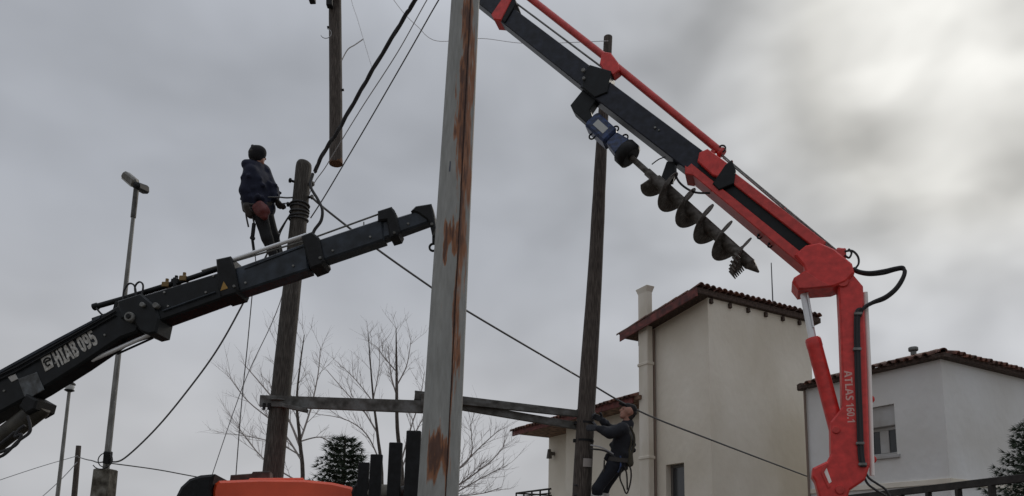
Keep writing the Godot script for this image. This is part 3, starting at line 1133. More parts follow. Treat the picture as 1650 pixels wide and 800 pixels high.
func make_mast() -> void:
	# eight-sided welded steel mast, rust painted where the photograph shows it
	var b := P(706, 800, 4.0)
	var a := P(750, 0, 4.12)
	var up := (a - b).normalized()
	var base := to_ground(a, b)
	var top := a + up * 1.6
	var rb := 33.0 / F * 4.0
	var ra := 22.6 / F * 4.12
	var yb := b.y
	var ya := a.y
	var rad := func(y: float) -> float: return lerpf(rb, ra, (y - yb) / (ya - yb))
	var t := thing("rusty_mast", "eight-sided grey steel mast streaked with rust in the foreground", "mast", base)
	var st := SurfaceTool.new()
	st.begin(Mesh.PRIMITIVE_TRIANGLES)
	var view := Vector3(-b.x, 0, -b.z).normalized().rotated(Vector3.UP, -0.05)
	var sd := Vector3.UP.cross(view).normalized()
	var n := 40
	for i in 8:
		for e in 3:
			pass
		var a0 := TAU * (i - 0.5) / 8.0
		var a1 := TAU * (i + 0.5) / 8.0
		for k in n:
			var f0 := float(k) / n
			var f1 := float(k + 1) / n
			var c0 := base.lerp(top, f0)
			var c1 := base.lerp(top, f1)
			var r0: float = rad.call(c0.y) / cos(PI / 8) * 0.985
			var r1: float = rad.call(c1.y) / cos(PI / 8) * 0.985
			# each face is flat with narrow rounded bends at its edges
			for piece in [[0.0, 0.06], [0.06, 0.94], [0.94, 1.0]]:
				var g0 := lerpf(a0, a1, piece[0])
				var g1 := lerpf(a0, a1, piece[1])
				var vs := []
				for q in [[c0, r0, g0, f0], [c0, r0, g1, f0], [c1, r1, g1, f1], [c1, r1, g0, f1]]:
					var fl: float = cos(PI / 8) / cos(q[2] - TAU * i / 8.0)
					fl = minf(fl, 0.985)
					vs.append([q[0] + (view * cos(q[2]) + sd * sin(q[2])) * q[1] * fl, Vector2(fposmod(q[2] / TAU + 0.5, 1.0) if absf(q[2]) < PI else q[2] / TAU + 0.5, 1.0 - q[3])])
				var am := (g0 + g1) * 0.5
				for id in [0, 2, 1, 0, 3, 2]:
					st.set_uv(vs[id][1])
					var gm := am if absf(piece[1] - piece[0]) < 0.5 else TAU * i / 8.0
					st.set_normal(view * cos(gm) + sd * sin(gm))
					st.add_vertex(vs[id][0])
	var mi := MeshInstance3D.new()
	mi.mesh = st.commit()
	var m := StandardMaterial3D.new()
	m.roughness = 0.75
	# texture: v runs down the mast; py is the height's row in the photograph
	var w := 512
	var h := 2048
	var im := Image.create(w, h, true, Image.FORMAT_RGB8)
	var big := FastNoiseLite.new()
	big.seed = 4
	big.frequency = 0.013
	big.fractal_octaves = 5
	var fine := FastNoiseLite.new()
	fine.seed = 8
	fine.frequency = 0.06
	fine.fractal_octaves = 4
	var total := top.y - base.y
	# [row centre, across centre (-1..1), half rows, half across, strength]
	var blots := [[90, 0.22, 95, 0.34, 0.85], [170, 0.12, 70, 0.40, 0.9], [250, 0.20, 60, 0.34, 0.8], [300, 0.70, 60, 0.25, 0.6], [20, 0.30, 60, 0.34, 0.8], [200, 0.75, 80, 0.25, 0.5],
		[400, -0.20, 30, 0.42, 0.95], [404, 0.15, 24, 0.35, 0.8], [428, -0.34, 12, 0.1, 0.9], [415, 0.62, 70, 0.32, 0.85], [505, 0.36, 42, 0.22, 1.0], [590, 0.66, 70, 0.30, 0.95], [330, 0.50, 60, 0.30, 0.7],
		[722, -0.10, 28, 0.48, 0.8], [745, -0.16, 28, 0.46, 0.8], [765, -0.38, 26, 0.26, 0.7], [730, 0.22, 30, 0.2, 0.6], [770, 0.5, 30, 0.12, 0.6], [120, 0.8, 100, 0.2, 0.6]]
	for y in h:
		var wy := lerpf(top.y, base.y, (y + 0.5) / h)
		var py := lerpf(800.0, 0.0, (wy - yb) / (ya - yb))
		for x in w:
			var an := (float(x) / w - 0.5) * TAU
			var s := sin(an) if absf(an) < PI * 0.5 else 2.0
			var nb := big.get_noise_2d(x * 1.2, y * 0.35)
			var nf := fine.get_noise_2d(x, y * 0.35)
			var rust := -0.42 + 0.25 * nb
			if s < 1.5:
				var wp := py + 26.0 * big.get_noise_2d(x * 3.0 + 300.0, y * 0.8) + 10.0 * nf
				var ws := s + 0.22 * big.get_noise_2d(x * 2.0 + 700.0, y * 0.6 + 99.0) + 0.08 * nf
				for q in blots:
					var e := pow((wp - q[0]) / q[2], 2.0) + pow((ws - q[1]) / q[3], 2.0)
					rust += q[4] * exp(-e * 1.1)
				# the welded seam weeps all the way down
				var sx := 0.385 + 0.035 * sin(py * 0.021) + 0.03 * big.get_noise_2d(5.0, py * 1.5)
				var wid := 0.030 + 0.02 * (1.0 + big.get_noise_2d(900.0, py * 1.2))
				rust += 1.0 * exp(-pow((s - sx) / wid, 2.0))
			else:
				rust += 0.25 + 0.4 * nb
			rust += nf * 0.42 + nb * 0.32
			var k := smoothstep(0.0, 0.42, rust)
			var deep := smoothstep(0.35, 1.0, rust + nf * 0.45)
			var paint := Vector3(0.255, 0.258, 0.245) * (1.0 + 0.16 * nb + 0.10 * nf)
			var orange := Vector3(0.25, 0.105, 0.048) * (1.0 + 0.35 * nf)
			var brown := Vector3(0.085, 0.040, 0.026) * (1.0 + 0.3 * nf)
			var c := paint.lerp(orange.lerp(brown, deep), k)
			if s < 1.5 and absf(s + 0.32 - 0.02 * nf) < 0.035 and absf(py - 288) < 7 + 4 * nb:
				c = Vector3(0.06, 0.065, 0.09)
			im.set_pixel(x, y, lin(maxf(c.x, 0.01), maxf(c.y, 0.01), maxf(c.z, 0.01)))
	im.generate_mipmaps()
	m.albedo_texture = ImageTexture.create_from_image(im)
	m.normal_enabled = true
	m.normal_texture = bump_tex()
	m.normal_scale = 0.25
	mi.material_override = m
	mi.name = "shaft"
	t.add_child(mi, true)
	mi.position = -base
	# base flange
	st = S()
	disc(st, base + Vector3(0, 0.012, 0), Vector3.UP, 0.26, 0.024, 16)
	obj("base_flange", st, M.steel, t)
	st = S()
	disc(st, top, up, ra * 1.02, 0.03, 8)
	obj("top_cap", st, M.steel, t)
	# raised weld bead along the seam
	st = S()
	var bead := []
	for k in 30:
		var c := base.lerp(top, k / 29.0)
		var r: float = rad.call(c.y)
		bead.append(c + (view * cos(PI / 8) + sd * sin(PI / 8)) * r * 1.035)
	tube(st, bead, 0.004, 5)
	obj("weld_seam", st, mat(0.075, 0.035, 0.024, 0.9, noise_tex("dirt", 9, 0.012, 0.35), Vector3.ONE * 8), t)

# ---------------------------------------------------------------- street lamps and posts
func make_lamps() -> void:
	var b := P(170, 757, 11.0)
	var a := hit(219, 305, plane_at(170, 757, 11.0))
	var base := to_ground(a, b)
	var t := thing("street_lamp", "tall thin lamp post with twin floodlights, set in a square concrete stub", "lamp post", base)
	var st := S()
	tube(st, [b - (a - b).normalized() * 0.2, b, b.lerp(a, 0.55), b.lerp(a, 0.86), a], [0.052, 0.050, 0.038, 0.030, 0.028], 10)
	obj("post", st, M.lamp_grey, t)
	st = S()
	tube(st, [a - (a - b).normalized() * 0.5, a], [0.042, 0.042], 10)
	obj("sleeve", st, M.steel, t)
	st = S()
	var bt := P(165, 757, 11.0)
	var up := (a - b).normalized()
	bar(st, base, b, 0.30, 0.30, 0.255, 0.255, Vector3.BACK, 0.015)
	obj("concrete_stub", st, M.concrete, t)
	var pl := plane_at(170, 757, 11.0)
	st = S()
	var e0 := hit(200, 281, pl)
	var e1 := hit(219, 297, pl)
	var ax := (e1 - e0).normalized()
	bar(st, e0, e1, 0.16, 0.13, 0.14, 0.14, Vector3(0.5, 0.8, 0.3), 0.03)
	var f1 := obj("floodlight", st, M.lamp_grey, t)
	st = S()
	bar(st, e0.lerp(e1, 0.12) + Vector3(-0.032, -0.05, -0.018), e0.lerp(e1, 0.88) + Vector3(-0.034, -0.054, -0.02), 0.12, 0.03, 0.11, 0.03, Vector3(0.5, 0.8, 0.3))
	obj("lens", st, M.lamp_glass, f1)
	st = S()
	var c := hit(222, 297, pl) - Vector3(0, 0, 0.05)
	bar(st, c + Vector3(0, -0.06, 0.12), c + Vector3(0, 0.03, -0.2), 0.12, 0.12, 0.14, 0.14, Vector3.UP, 0.03)
	obj("floodlight", st, M.black, t)
	st = S()
	ring(st, P(169, 742, 10.85), Vector3.BACK, 0.11, 0.008, 0.0, TAU)
	ring(st, P(163, 743, 10.85), Vector3(0.3, 0, 1).normalized(), 0.13, 0.008, 0.6, 4.6)
	obj("cable_loop", st, M.cable, t)
	st = S()
	bar(st, P(172, 748, 10.9), P(174, 728, 10.9), 0.09, 0.1)
	obj("junction_box", st, M.black, t)
	# small lantern behind the dark boom
	b = P(92, 800, 16.0)
	a = hit(111, 630, plane_at(92, 800, 16.0))
	base = to_ground(a, b)
	t = thing("street_lamp", "distant thin lamp post with small round lantern under the black boom", "lamp post", base)
	st = S()
	tube(st, [base, b, a], [0.05, 0.045, 0.035], 8)
	obj("post", st, M.lamp_grey, t)
	st = S()
	tube(st, [a - Vector3(0, 0.03, 0), a, a + Vector3(0, 0.02, 0)], [0.05, 0.11, 0.10], 12)
	tube(st, [a + Vector3(0, 0.14, 0), a + Vector3(0, 0.17, 0), a + Vector3(0, 0.22, 0)], [0.115, 0.11, 0.04], 12)
	obj("lantern_cap", st, M.black, t)
	st = S()
	tube(st, [a + Vector3(0, 0.02, 0), a + Vector3(0, 0.08, 0), a + Vector3(0, 0.14, 0)], [0.08, 0.10, 0.085], 12)
	obj("lantern_glass", st, M.lamp_glass, t)
	# plain post
	b = P(119, 800, 19.0)
	a = hit(126, 719, plane_at(119, 800, 19.0))
	base = to_ground(a, b)
	t = thing("plain_post", "plain dark post beside the concrete stub of the lamp", "post", base)
	st = S()
	tube(st, [base, a], [0.09, 0.065], 10)
	obj("shaft", st, M.wood, t)

# ---------------------------------------------------------------- wires
func cable(called: String, label: String, pts: Array, r: float, m: Material, twist := false) -> void:
	var q := []
	for p in pts:
		q.append(p if p is Vector3 else PV(p))
	var sp := spline(q, 8)
	var st := S()
	if twist:
		# a bundle of three insulated cores laid round each other
		for k in 3:
			var c := []
			for i in sp.size() * 3 - 2:
				var p: Vector3 = (sp[i / 3] as Vector3).lerp(sp[mini(i / 3 + 1, sp.size() - 1)], (i % 3) / 3.0)
				var an := i * 0.09 + TAU * k / 3.0
				c.append(p + (Vector3.RIGHT * cos(an) + Vector3(0, 0.4, 0.9) * sin(an)) * r * 0.55)
			tube(st, c, r * 0.6, 6)
	else:
		tube(st, sp, r, 6)
	var o := obj(called, st, m)
	tag(o, label, "cable", "overhead wires and ropes")

func make_wires() -> void:
	cable("bundled_cable", "thick black twisted cable rising from the left wooden pole to the top edge", [[507, 278, 10.05], [515, 258, 10.0], [530, 232, 9.95], [543, 214, 9.9], [556, 190, 9.85], [580, 148, 9.75], [600, 113, 9.65], [632, 60, 9.5], [655, 22, 9.4], [672, -4, 9.3], [760, -140, 8.8], [1000, -500, 7.6]], 0.026, M.cable, true)
	cable("cable_tail", "loose black cable end drooping from pole top down to the dark boom's collar", [[504, 280, 10.05], [500, 300, 10.0], [512, 322, 9.95], [519, 338, 9.9], [517, 356, 9.9], [506, 372, 9.9], [499, 392, 9.9]], 0.022, M.cable)
	cable("overhead_wire", "thin overhead wire, the nearer to the thick cable of two running beside it", [[1010, -560, 7.9], [770, -140, 9.0], [690, -4, 9.6], [640, 85, 9.9], [580, 178, 10.5], [527, 265, 11.0], [495, 322, 11.3], [450, 490, 11.8], [392, 620, 12.0], [330, 800, 12.2]], 0.008, M.wire_pale)
	cable("overhead_wire", "thin overhead wire, the farther from the thick cable of two running beside it", [[1040, -560, 7.9], [790, -140, 9.0], [709, -4, 9.6], [660, 82, 9.8], [600, 186, 10.1], [560, 254, 10.3], [522, 318, 10.35], [500, 352, 10.38]], 0.010, M.wire)
	cable("service_wire", "dark wire sagging from left pole behind the mast to the cream house's far corner", [[500, 316, 10.1], [525, 338, 10.2], [605, 400, 10.5], [690, 460, 10.9], [750, 500, 11.2], [930, 606, 12.2], [1030, 663, 12.9], [1150, 711, 13.9], [1306, 770, 15.2]], 0.016, M.wire)
	cable("lamp_wire", "wire curving from lamp post's base up to the dark boom and left pole", [[178, 745, 10.95], [200, 739, 10.9], [250, 692, 10.85], [300, 632, 10.7], [350, 563, 10.6], [395, 482, 10.5], [440, 390, 10.35], [478, 330, 10.25]], 0.013, M.wire)
	cable("lamp_wire", "nearly level wire from lamp post's base to the right, ending behind the truck cab", [[176, 747, 10.95], [250, 757, 11.5], [310, 768, 12.0], [420, 788, 13.0], [520, 812, 13.6]], 0.010, M.wire)
	cable("lamp_wire", "short slack wire from lamp post's base left to the plain dark post", [[170, 744, 10.95], [158, 746, 11.5], [148, 743, 12.4], [138, 741, 14.0], [125, 737, 18.9]], 0.011, M.wire)
	cable("far_wire", "faint wire from the plain dark post out to the left edge", [[125, 735, 18.9], [60, 754, 18.4], [-30, 784, 18.0]], 0.010, M.wire_pale)
	cable("far_wire", "faint wire dropping from the plain dark post past the small lantern post", [[124, 745, 18.9], [96, 775, 18.6], [55, 812, 18.0]], 0.012, M.wire_pale)
	cable("thin_wire", "thin drooping wire just right of the hanging pole section", [[530, -190, 11.6], [558, -40, 11.2], [567, 4, 10.9], [575, 28, 10.6], [585, 62, 10.2], [600, 112, 9.68]], 0.006, M.wire_faint)
	cable("thin_wire", "frayed tie wire curling beside the hanging pole section", [[550, 98, 10.6], [560, 80, 10.5], [572, 72, 10.4], [585, 63, 10.2]], 0.009, M.wire_faint)
	cable("thin_wire", "faint wire crossing behind the thick cable near the top edge", [[620, -20, 12.5], [648, 18, 12.5], [672, 42, 12.5], [704, 66, 12.6], [775, 62, 12.8], [850, 70, 12.2], [980, 66, 11.15]], 0.005, M.wire_faint)

# ---------------------------------------------------------------- black loader crane on the left
func px_bar(st: SurfaceTool, pl: Dictionary, a0: Array, a1: Array, b0: Array, b1: Array, w: float) -> void:
	# a box whose side shows as the outline a0 (top) a1 (bottom) to b0 (top) b1 (bottom)
	plate(st, pl, [a0, b0, b1, a1], w * 0.5, -w * 0.5, 0.012)

func text_on(parent: Node3D, called: String, s: String, pl: Dictionary, a: Array, b: Array, hpx: float, off: float, m: Material, bold := 0.0) -> void:
	# raised vinyl lettering from pixel a to pixel b along its base line
	var tm := TextMesh.new()
	tm.text = s
	var f := SystemFont.new()
	f.font_names = PackedStringArray(["Droid Sans"])
	f.font_weight = 700
	var fv := FontVariation.new()
	fv.base_font = f
	fv.variation_embolden = bold
	tm.font = fv
	tm.font_size = 64
	tm.pixel_size = 0.01
	tm.depth = 0.02
	tm.horizontal_alignment = HORIZONTAL_ALIGNMENT_LEFT
	tm.vertical_alignment = VERTICAL_ALIGNMENT_BOTTOM
	var bb := tm.get_aabb()
	var p = hit(a[0], a[1], pl) + pl.n * off
	var q = hit(b[0], b[1], pl) + pl.n * off
	var x: Vector3 = (q - p)
	var y: Vector3 = (pl.n as Vector3).cross(x.normalized())
	var hh = hpx / F * (p - eye).length()
	var mi := MeshInstance3D.new()
	mi.mesh = tm
	mi.material_override = m
	mi.name = called
	parent.add_child(mi, true)
	var bs := Basis(x / bb.size.x, y * (hh / bb.size.y), pl.n * 0.15)
	var o = p - bs * Vector3(bb.position.x, bb.position.y, 0)
	var t := Transform3D.IDENTITY
	var qn: Node = parent
	while qn != self:
		t = (qn as Node3D).transform * t
		qn = qn.get_parent()
	mi.transform = t.affine_inverse() * Transform3D(bs, o)

func make_black_crane() -> void:
	var H := plane_at(300, 500, 5.3, -4.0)
	var foot := ground_of(hit(-190, 700, H))
	var t := thing("loader_crane", "black loader crane boom with white lettering reaching up from the left edge", "crane", foot)
	var st := S()
	# first boom
	plate(st, H, [[-215, 715], [-190, 690], [0, 606], [100, 551], [172, 512], [204, 494], [226, 500], [236, 520], [228, 540], [203, 549], [186, 560], [136, 594], [72, 634], [0, 674], [-150, 762], [-205, 757]], 0.07, -0.09, 0.014)
	var b1 := obj("first_boom", st, M.boom_black, t)
	st = S()
	plate(st, H, [[-180, 692], [0, 612], [100, 557], [170, 519], [172, 514], [100, 552], [0, 607], [-180, 687]], 0.076, -0.096, 0.002)
	obj("edge_rib", st, M.boom_grey, b1)
	st = S()
	plate(st, H, [[40, 615], [70, 604], [82, 632], [60, 645], [50, 643]], 0.076, 0.066, 0.003)
	obj("data_plate", st, M.grey_patch, b1)
	st = S()
	plate(st, H, [[24, 612], [36, 607], [40, 615], [30, 620]], 0.076, 0.066, 0.002)
	obj("sticker", st, M.frame, b1)
	# emblem
	st = S()
	plate(st, H, [[76, 582.5], [90.5, 575], [97, 595.5], [83.5, 603.5]], 0.074, 0.066, 0.001)
	var em := obj("emblem", st, M.white, b1)
	st = S()
	var ep := [[81.5, 589.5], [82.5, 584.5], [87.5, 581.5], [92, 583.5], [89.5, 585.5], [85.5, 587.5], [84.5, 591.5], [87.5, 594.5], [91.5, 591.5]]
	var e3 := []
	for q in ep:
		e3.append(hit(q[0], q[1], H) + H.n * 0.075)
	tube(st, spline(e3, 4), 0.0065, 5)
	obj("emblem_mark", st, M.black, em)
	text_on(b1, "lettering", "HIAB", H, [104.0, 596.5], [139.0, 576.5], 26.0, 0.070, M.white, 0.7)
	text_on(b1, "lettering", "095", H, [143.0, 574.0], [168.5, 558.5], 26.0, 0.070, M.white, 0.7)
	# knuckle
	st = S()
	plate(st, H, [[200, 492], [238, 480], [262, 500], [268, 520], [263, 543], [250, 546], [236, 540], [228, 528], [206, 520]], 0.10, -0.10, 0.014)
	var kn := obj("knuckle", st, M.boom_black, t)
	for q in [[222.5, 519, 8.0], [243, 500, 4.0], [264, 501, 4.5]]:
		st = S()
		disc(st, hit(q[0], q[1], H) + H.n * 0.10, H.n, q[2] / F * 5.3, 0.05)
		var pin := obj("pin", st, M.galv, kn)
		if q[2] > 6:
			st = S()
			disc(st, hit(q[0], q[1], H) + H.n * 0.12, H.n, 4.0 / F * 5.3, 0.03)
			obj("pin_centre", st, M.black, pin)
	# knuckle cylinder rod
	st = S()
	tube(st, [hit(150, 582, H) + H.n * 0.02, hit(250, 538, H) + H.n * 0.02], 0.016, 10)
	obj("cylinder_rod", st, M.chrome, t)
	st = S()
	tube(st, [hit(188, 571, H), hit(246, 545, H)], 0.008, 6)
	tube(st, [hit(200, 555, H), hit(245, 540, H)], 0.018, 6)
	obj("link_bar", st, M.boom_black, t)
	# outer boom and its extensions
	var ext := [
		["outer_boom", [204, 493], [250, 529], [362, 445], [366, 487], 0.16, M.boom_black],
		["extension", [362, 446], [362, 486], [498, 397], [502, 440], 0.14, M.boom_grey],
		["extension", [498, 398], [498, 434], [618, 358], [622, 392], 0.12, M.boom_grey],
		["extension", [618, 362], [618, 390], [690, 340], [692, 363], 0.10, M.boom_grey]]
	for e in ext:
		st = S()
		px_bar(st, H, e[1], e[2], e[3], e[4], e[5])
		obj(e[0], st, e[6], t)
	var collars := [
		[[[357, 426], [380, 421], [386, 436], [393, 474], [390, 481], [366, 488], [360, 470]], 0.20],
		[[[491, 388], [508, 381], [519, 390], [528, 428], [524, 434], [506, 441], [499, 420]], 0.175],
		[[[612, 347], [634, 340], [641, 350], [648, 380], [645, 387], [632, 391], [626, 362], [612, 364]], 0.15],
		[[[664, 346], [672, 338], [697, 334], [701, 350], [704, 372], [698, 384], [694, 366], [690, 360], [676, 350]], 0.125]]
	for i in 4:
		st = S()
		plate(st, H, collars[i][0], collars[i][1] * 0.5, -collars[i][1] * 0.5, 0.012)
		var cl := obj("collar" if i < 3 else "boom_tip", st, M.black, t)
		for s in [-1, 1]:
			st = S()
			var c: Array = collars[i][0][collars[i][0].size() / 2]
			var cp = hit(c[0] - 6, c[1] - 4, H) + H.n * s * collars[i][1] * 0.5
			disc(st, cp, H.n, 0.012, 0.02, 6)
			obj("bolt", st, M.steel, cl)
	st = S()
	plate(st, H, [[365, 477], [370, 462], [377, 473]], 0.103, 0.095, 0.001)
	obj("warning_sticker", st, M.yellow, t)
	# extension cylinders lying along the top
	st = S()
	tube(st, [hit(152, 495, H), hit(205, 480, H), hit(290, 454, H)], 0.021, 10)
	tube(st, [hit(290, 454, H), hit(362, 430, H)], 0.019, 10)
	disc(st, hit(153.5, 494.5, H), (hit(290, 454, H) - hit(152, 495, H)).normalized(), 0.027, 0.04)
	obj("extension_cylinder", st, M.boom_black, t)
	st = S()
	tube(st, [hit(150, 517, H), hit(196, 501, H)], 0.022, 10)
	obj("extension_cylinder", st, M.boom_black, t)
	st = S()
	tube(st, [hit(362, 430, H) + H.n * 0.06, hit(500, 384, H) + H.n * 0.06], 0.0145, 10)
	obj("cylinder_rod", st, M.chrome, t)
	st = S()
	tube(st, [hit(330, 441, H) + H.n * 0.05, hit(498, 392, H) + H.n * 0.05, hit(614, 350, H) + H.n * 0.05], 0.007, 8)
	tube(st, [hit(586, 370, H), hit(586, 358, H)], 0.005, 6)
	obj("cylinder_rod", st, M.galv, t)
	for q in [[268, 460, M.brass], [296, 450, M.brass], [283, 455, M.black]]:
		st = S()
		var c := hit(q[0], q[1], H)
		bar(st, c - H.u * 0.028, c + H.u * 0.028, 0.05, 0.04)
		tube(st, [c, c + Vector3(0, 0.05, 0)], 0.012, 6)
		obj("valve", st, q[2], t)
	st = S()
	for q in [[283, 449, 283, 470], [207, 480, 207, 505], [190, 487, 186, 502]]:
		bar(st, hit(q[0], q[1], H), hit(q[2], q[3], H), 0.05, 0.025)
	obj("cylinder_clamp", st, M.boom_black, t)
	for q in [[[203, 496], [204, 474], [212, 461], [221, 464], [224, 480]], [[224, 484], [222, 466], [229, 458], [235, 464], [232, 484]], [[160, 500], [168, 509], [175, 512]]]:
		st = S()
		hose(st, q.map(func(v): return hit(v[0], v[1], H) + H.n * 0.04), 0.007)
		obj("hose", st, M.rubber, t)
	# oil pipes, weld seams and bolts along the booms
	for k in 2:
		st = S()
		tube(st, [hit(-120, 672 + 7 * k, H) + H.n * 0.08, hit(40, 596 + 7 * k, H) + H.n * 0.08, hit(196, 508 + 6 * k, H) + H.n * 0.08], 0.006, 6)
		obj("oil_pipe", st, M.black, b1)
	st = S()
	tube(st, [hit(272, 508, H) + H.n * 0.09, hit(356, 478, H) + H.n * 0.09], 0.006, 6)
	tube(st, [hit(400, 440, H) + H.n * 0.075, hit(494, 404, H) + H.n * 0.075], 0.004, 6)
	obj("oil_pipe", st, M.boom_grey, t)
	for q in [[18, 634], [100, 590], [178, 545], [280, 500], [340, 478], [352, 452], [274, 478], [402, 462], [478, 435], [540, 410], [600, 388], [660, 366]]:
		st = S()
		disc(st, hit(q[0], q[1], H) + H.n * (0.072 if q[0] < 200 else 0.082 if q[0] < 380 else 0.072 if q[0] < 500 else 0.062 if q[0] < 620 else 0.052), H.n, 0.009, 0.012, 6)
		obj("bolt", st, M.galv, t)
	# guard loop on the third collar, lifting eye at the tip
	st = S()
	hose(st, [[618, 350], [620, 340], [632, 338], [636, 344], [636, 352]].map(func(v): return hit(v[0], v[1], H)), 0.007)
	obj("guard_loop", st, M.black, t)
	st = S()
	ring(st, hit(698, 399, H), H.n, 0.028, 0.009)
	tube(st, [hit(699, 380, H), hit(699, 393, H)], 0.014, 6)
	obj("hook_eye", st, M.black, t)
	# lift cylinder under the first boom
	st = S()
	var c0 := hit(-120, 800, H)
	var c1 := hit(64, 659, H)
	tube(st, [c0, c1, c1 + (c1 - c0).normalized() * 0.03], [0.072, 0.072, 0.06], 14)
	obj("lift_cylinder", st, M.olive, t)
	st = S()
	plate(st, H, [[46, 660], [58, 640], [76, 650], [72, 664], [58, 672]], 0.11, -0.11, 0.012)
	obj("cylinder_end", st, M.black, t)
	for q in [[[60, 675], [64, 690], [62, 702], [45, 715], [20, 738], [-10, 745]], [[56, 690], [46, 697], [40, 708], [50, 704], [40, 722], [10, 735]], [[-10, 715], [10, 722], [26, 712], [40, 700]]]:
		st = S()
		hose(st, q.map(func(v): return hit(v[0], v[1], H) + H.n * 0.1), 0.011)
		obj("hose", st, M.rubber, t)
	# column and pedestal, off to the left
	st = S()
	bar(st, foot + Vector3(0, 0.9, 0), hit(-190, 725, H), 0.30, 0.34, 0.24, 0.28, H.n)
	obj("column", st, M.boom_black, t)
	st = S()
	bar(st, foot, foot + Vector3(0, 0.92, 0), 0.9, 0.6, 0.7, 0.5, H.n, 0.04)
	obj("pedestal", st, M.boom_black, t)

# ---------------------------------------------------------------- red loader crane
func lerp_px(a: Array, b: Array, t: float) -> Array:
	return [lerpf(a[0], b[0], t), lerpf(a[1], b[1], t)]

func make_red_crane() -> void:
	var R := plane_at(1340, 600, 8.5, -20.0)
	var foot := ground_of(hit(1352, 780, R))
	var t := thing("loader_crane", "red loader crane with upright inner boom and long dark telescopic boom", "crane", foot)
	var st := S()
	# upright inner boom
	plate(st, R, [[1349, 462], [1372, 448], [1389, 468], [1394, 560], [1398, 690], [1400, 752], [1392, 776], [1368, 792], [1362, 812], [1322, 812], [1313, 778], [1308, 770], [1309, 757], [1332, 746], [1338, 734], [1337, 684], [1356, 660], [1355, 600], [1352, 520]], 0.15, -0.15, 0.02)
	var ib := obj("inner_boom", st, M.red, t)
	st = S()
	plate(st, R, [[1326, 764], [1331, 757], [1339, 779], [1335, 782]], 0.153, 0.14, 0.001)  # light showing through the small opening, painted as a pale plate
	obj("painted_slot_light", st, M.pale_pipe, ib)
	st = S()
	plate(st, R, [[1324, 756], [1334, 750], [1327, 764], [1337, 787], [1333, 790], [1322, 765]], 0.165, 0.12, 0.004)
	obj("lug_edge", st, M.red_dark, ib)
	for q in [[1346, 697, 6.0, M.red_dark], [1352, 792, 7.0, M.red_dark], [1357, 462, 9.0, M.red_dark]]:
		st = S()
		disc(st, hit(q[0], q[1], R) + R.n * 0.15, R.n, q[2] / F * 8.5, 0.05)
		obj("pin", st, q[3], ib)
	text_on(ib, "lettering", "ATLAS", R, [1358.5, 603], [1361.5, 650], 10.5, 0.151, M.red_letters)
	text_on(ib, "lettering", "160.1", R, [1361.8, 655], [1364, 685], 10.5, 0.151, M.red_letters)
	# pale pipe along the back edge, with eyes
	st = S()
	tube(st, [hit(1394, 474, R) + R.n * 0.05, hit(1400, 600, R) + R.n * 0.05, hit(1405, 768, R) + R.n * 0.05], 0.028, 8)
	obj("edge_pipe", st, M.pale_pipe, t)
	for q in [[1404, 644], [1407, 741]]:
		st = S()
		ring(st, hit(q[0] - 1, q[1], R), R.n, 0.034, 0.015)
		bar(st, hit(q[0] - 12, q[1], R), hit(q[0] - 4, q[1], R), 0.05, 0.06)
		obj("tie_eye", st, M.red, t)
	# hose bundle on the inner boom
	st = S()
	for k in 3:
		hose(st, [[1385, 505], [1379, 520], [1380, 600], [1383, 680], [1385, 735], [1389, 756]].map(func(v): return hit(v[0] - 3 + k * 3, v[1], R) + R.n * (0.175 + 0.012 * (k % 2))), 0.016)
	obj("hose_bundle", st, M.rubber, t)
	for q in [[1381, 514], [1379.5, 570], [1384, 719], [1388, 752]]:
		st = S()
		bar(st, hit(q[0] - 7, q[1], R) + R.n * 0.18, hit(q[0] + 6, q[1], R) + R.n * 0.18, 0.06, 0.03)
		obj("hose_clamp", st, M.galv, t)
	# big slack hoses at the knuckle
	for k in 2:
		st = S()
		var o = R.n * (0.1 + 0.05 * k)
		hose(st, [[1373, 440], [1383, 445], [1400, 448 - k], [1422, 446 - 2 * k], [1440, 441 - k], [1452, 439], [1457 - 3 * k, 444 + 3 * k], [1452 - 3 * k, 459], [1441 - 2 * k, 474 - k], [1424, 487 - 2 * k], [1404, 494], [1390, 503], [1384, 517]].map(func(v): return hit(v[0], v[1], R) + o), 0.019)
		obj("hose", st, M.rubber, t)
	for q in [[[1360, 412], [1372, 411], [1381, 420], [1382, 432], [1374, 442]], [[1360, 418], [1367, 422], [1371, 414], [1366, 408]], [[1390, 757], [1398, 772], [1412, 782], [1424, 790], [1432, 802]], [[1388, 762], [1396, 781], [1410, 792], [1424, 800], [1436, 808]]]:
		st = S()
		hose(st, q.map(func(v): return hit(v[0], v[1], R) + R.n * 0.12), 0.013)
		obj("hose", st, M.rubber, t)
	# knuckle cylinder
	st = S()
	tube(st, [hit(1295, 470, R), hit(1311, 552, R)], 0.046, 14)
	tube(st, [hit(1300.5, 470, R) + R.n * 0.05, hit(1311, 530, R) + R.n * 0.05], 0.012, 8)
	obj("cylinder_rod", st, M.chrome, t)
	st = S()
	var cy0 := hit(1310, 546, R)
	var cy1 := hit(1350, 697, R)
	tube(st, [cy0, cy0.lerp(cy1, 0.02), cy0.lerp(cy1, 0.09), cy0.lerp(cy1, 0.1), cy1], [0.083, 0.092, 0.092, 0.088, 0.088], 16)
	obj("knuckle_cylinder", st, M.red, t)
	# knuckle
	st = S()
	plate(st, R, [[1280, 420], [1298, 405], [1320, 401], [1343, 411], [1371, 434], [1375, 449], [1361, 463], [1341, 471], [1300, 474], [1286, 476], [1276, 463], [1279, 456], [1297, 445], [1294, 437]], 0.19, -0.19, 0.02)
	var kn := obj("knuckle", st, M.red, t)
	st = S()
	plate(st, R, [[1279, 459], [1298, 447], [1320, 462], [1338, 470], [1300, 474], [1287, 474]], 0.205, 0.18, 0.006)
	obj("cheek_plate", st, M.red_dark, kn)
	st = S()
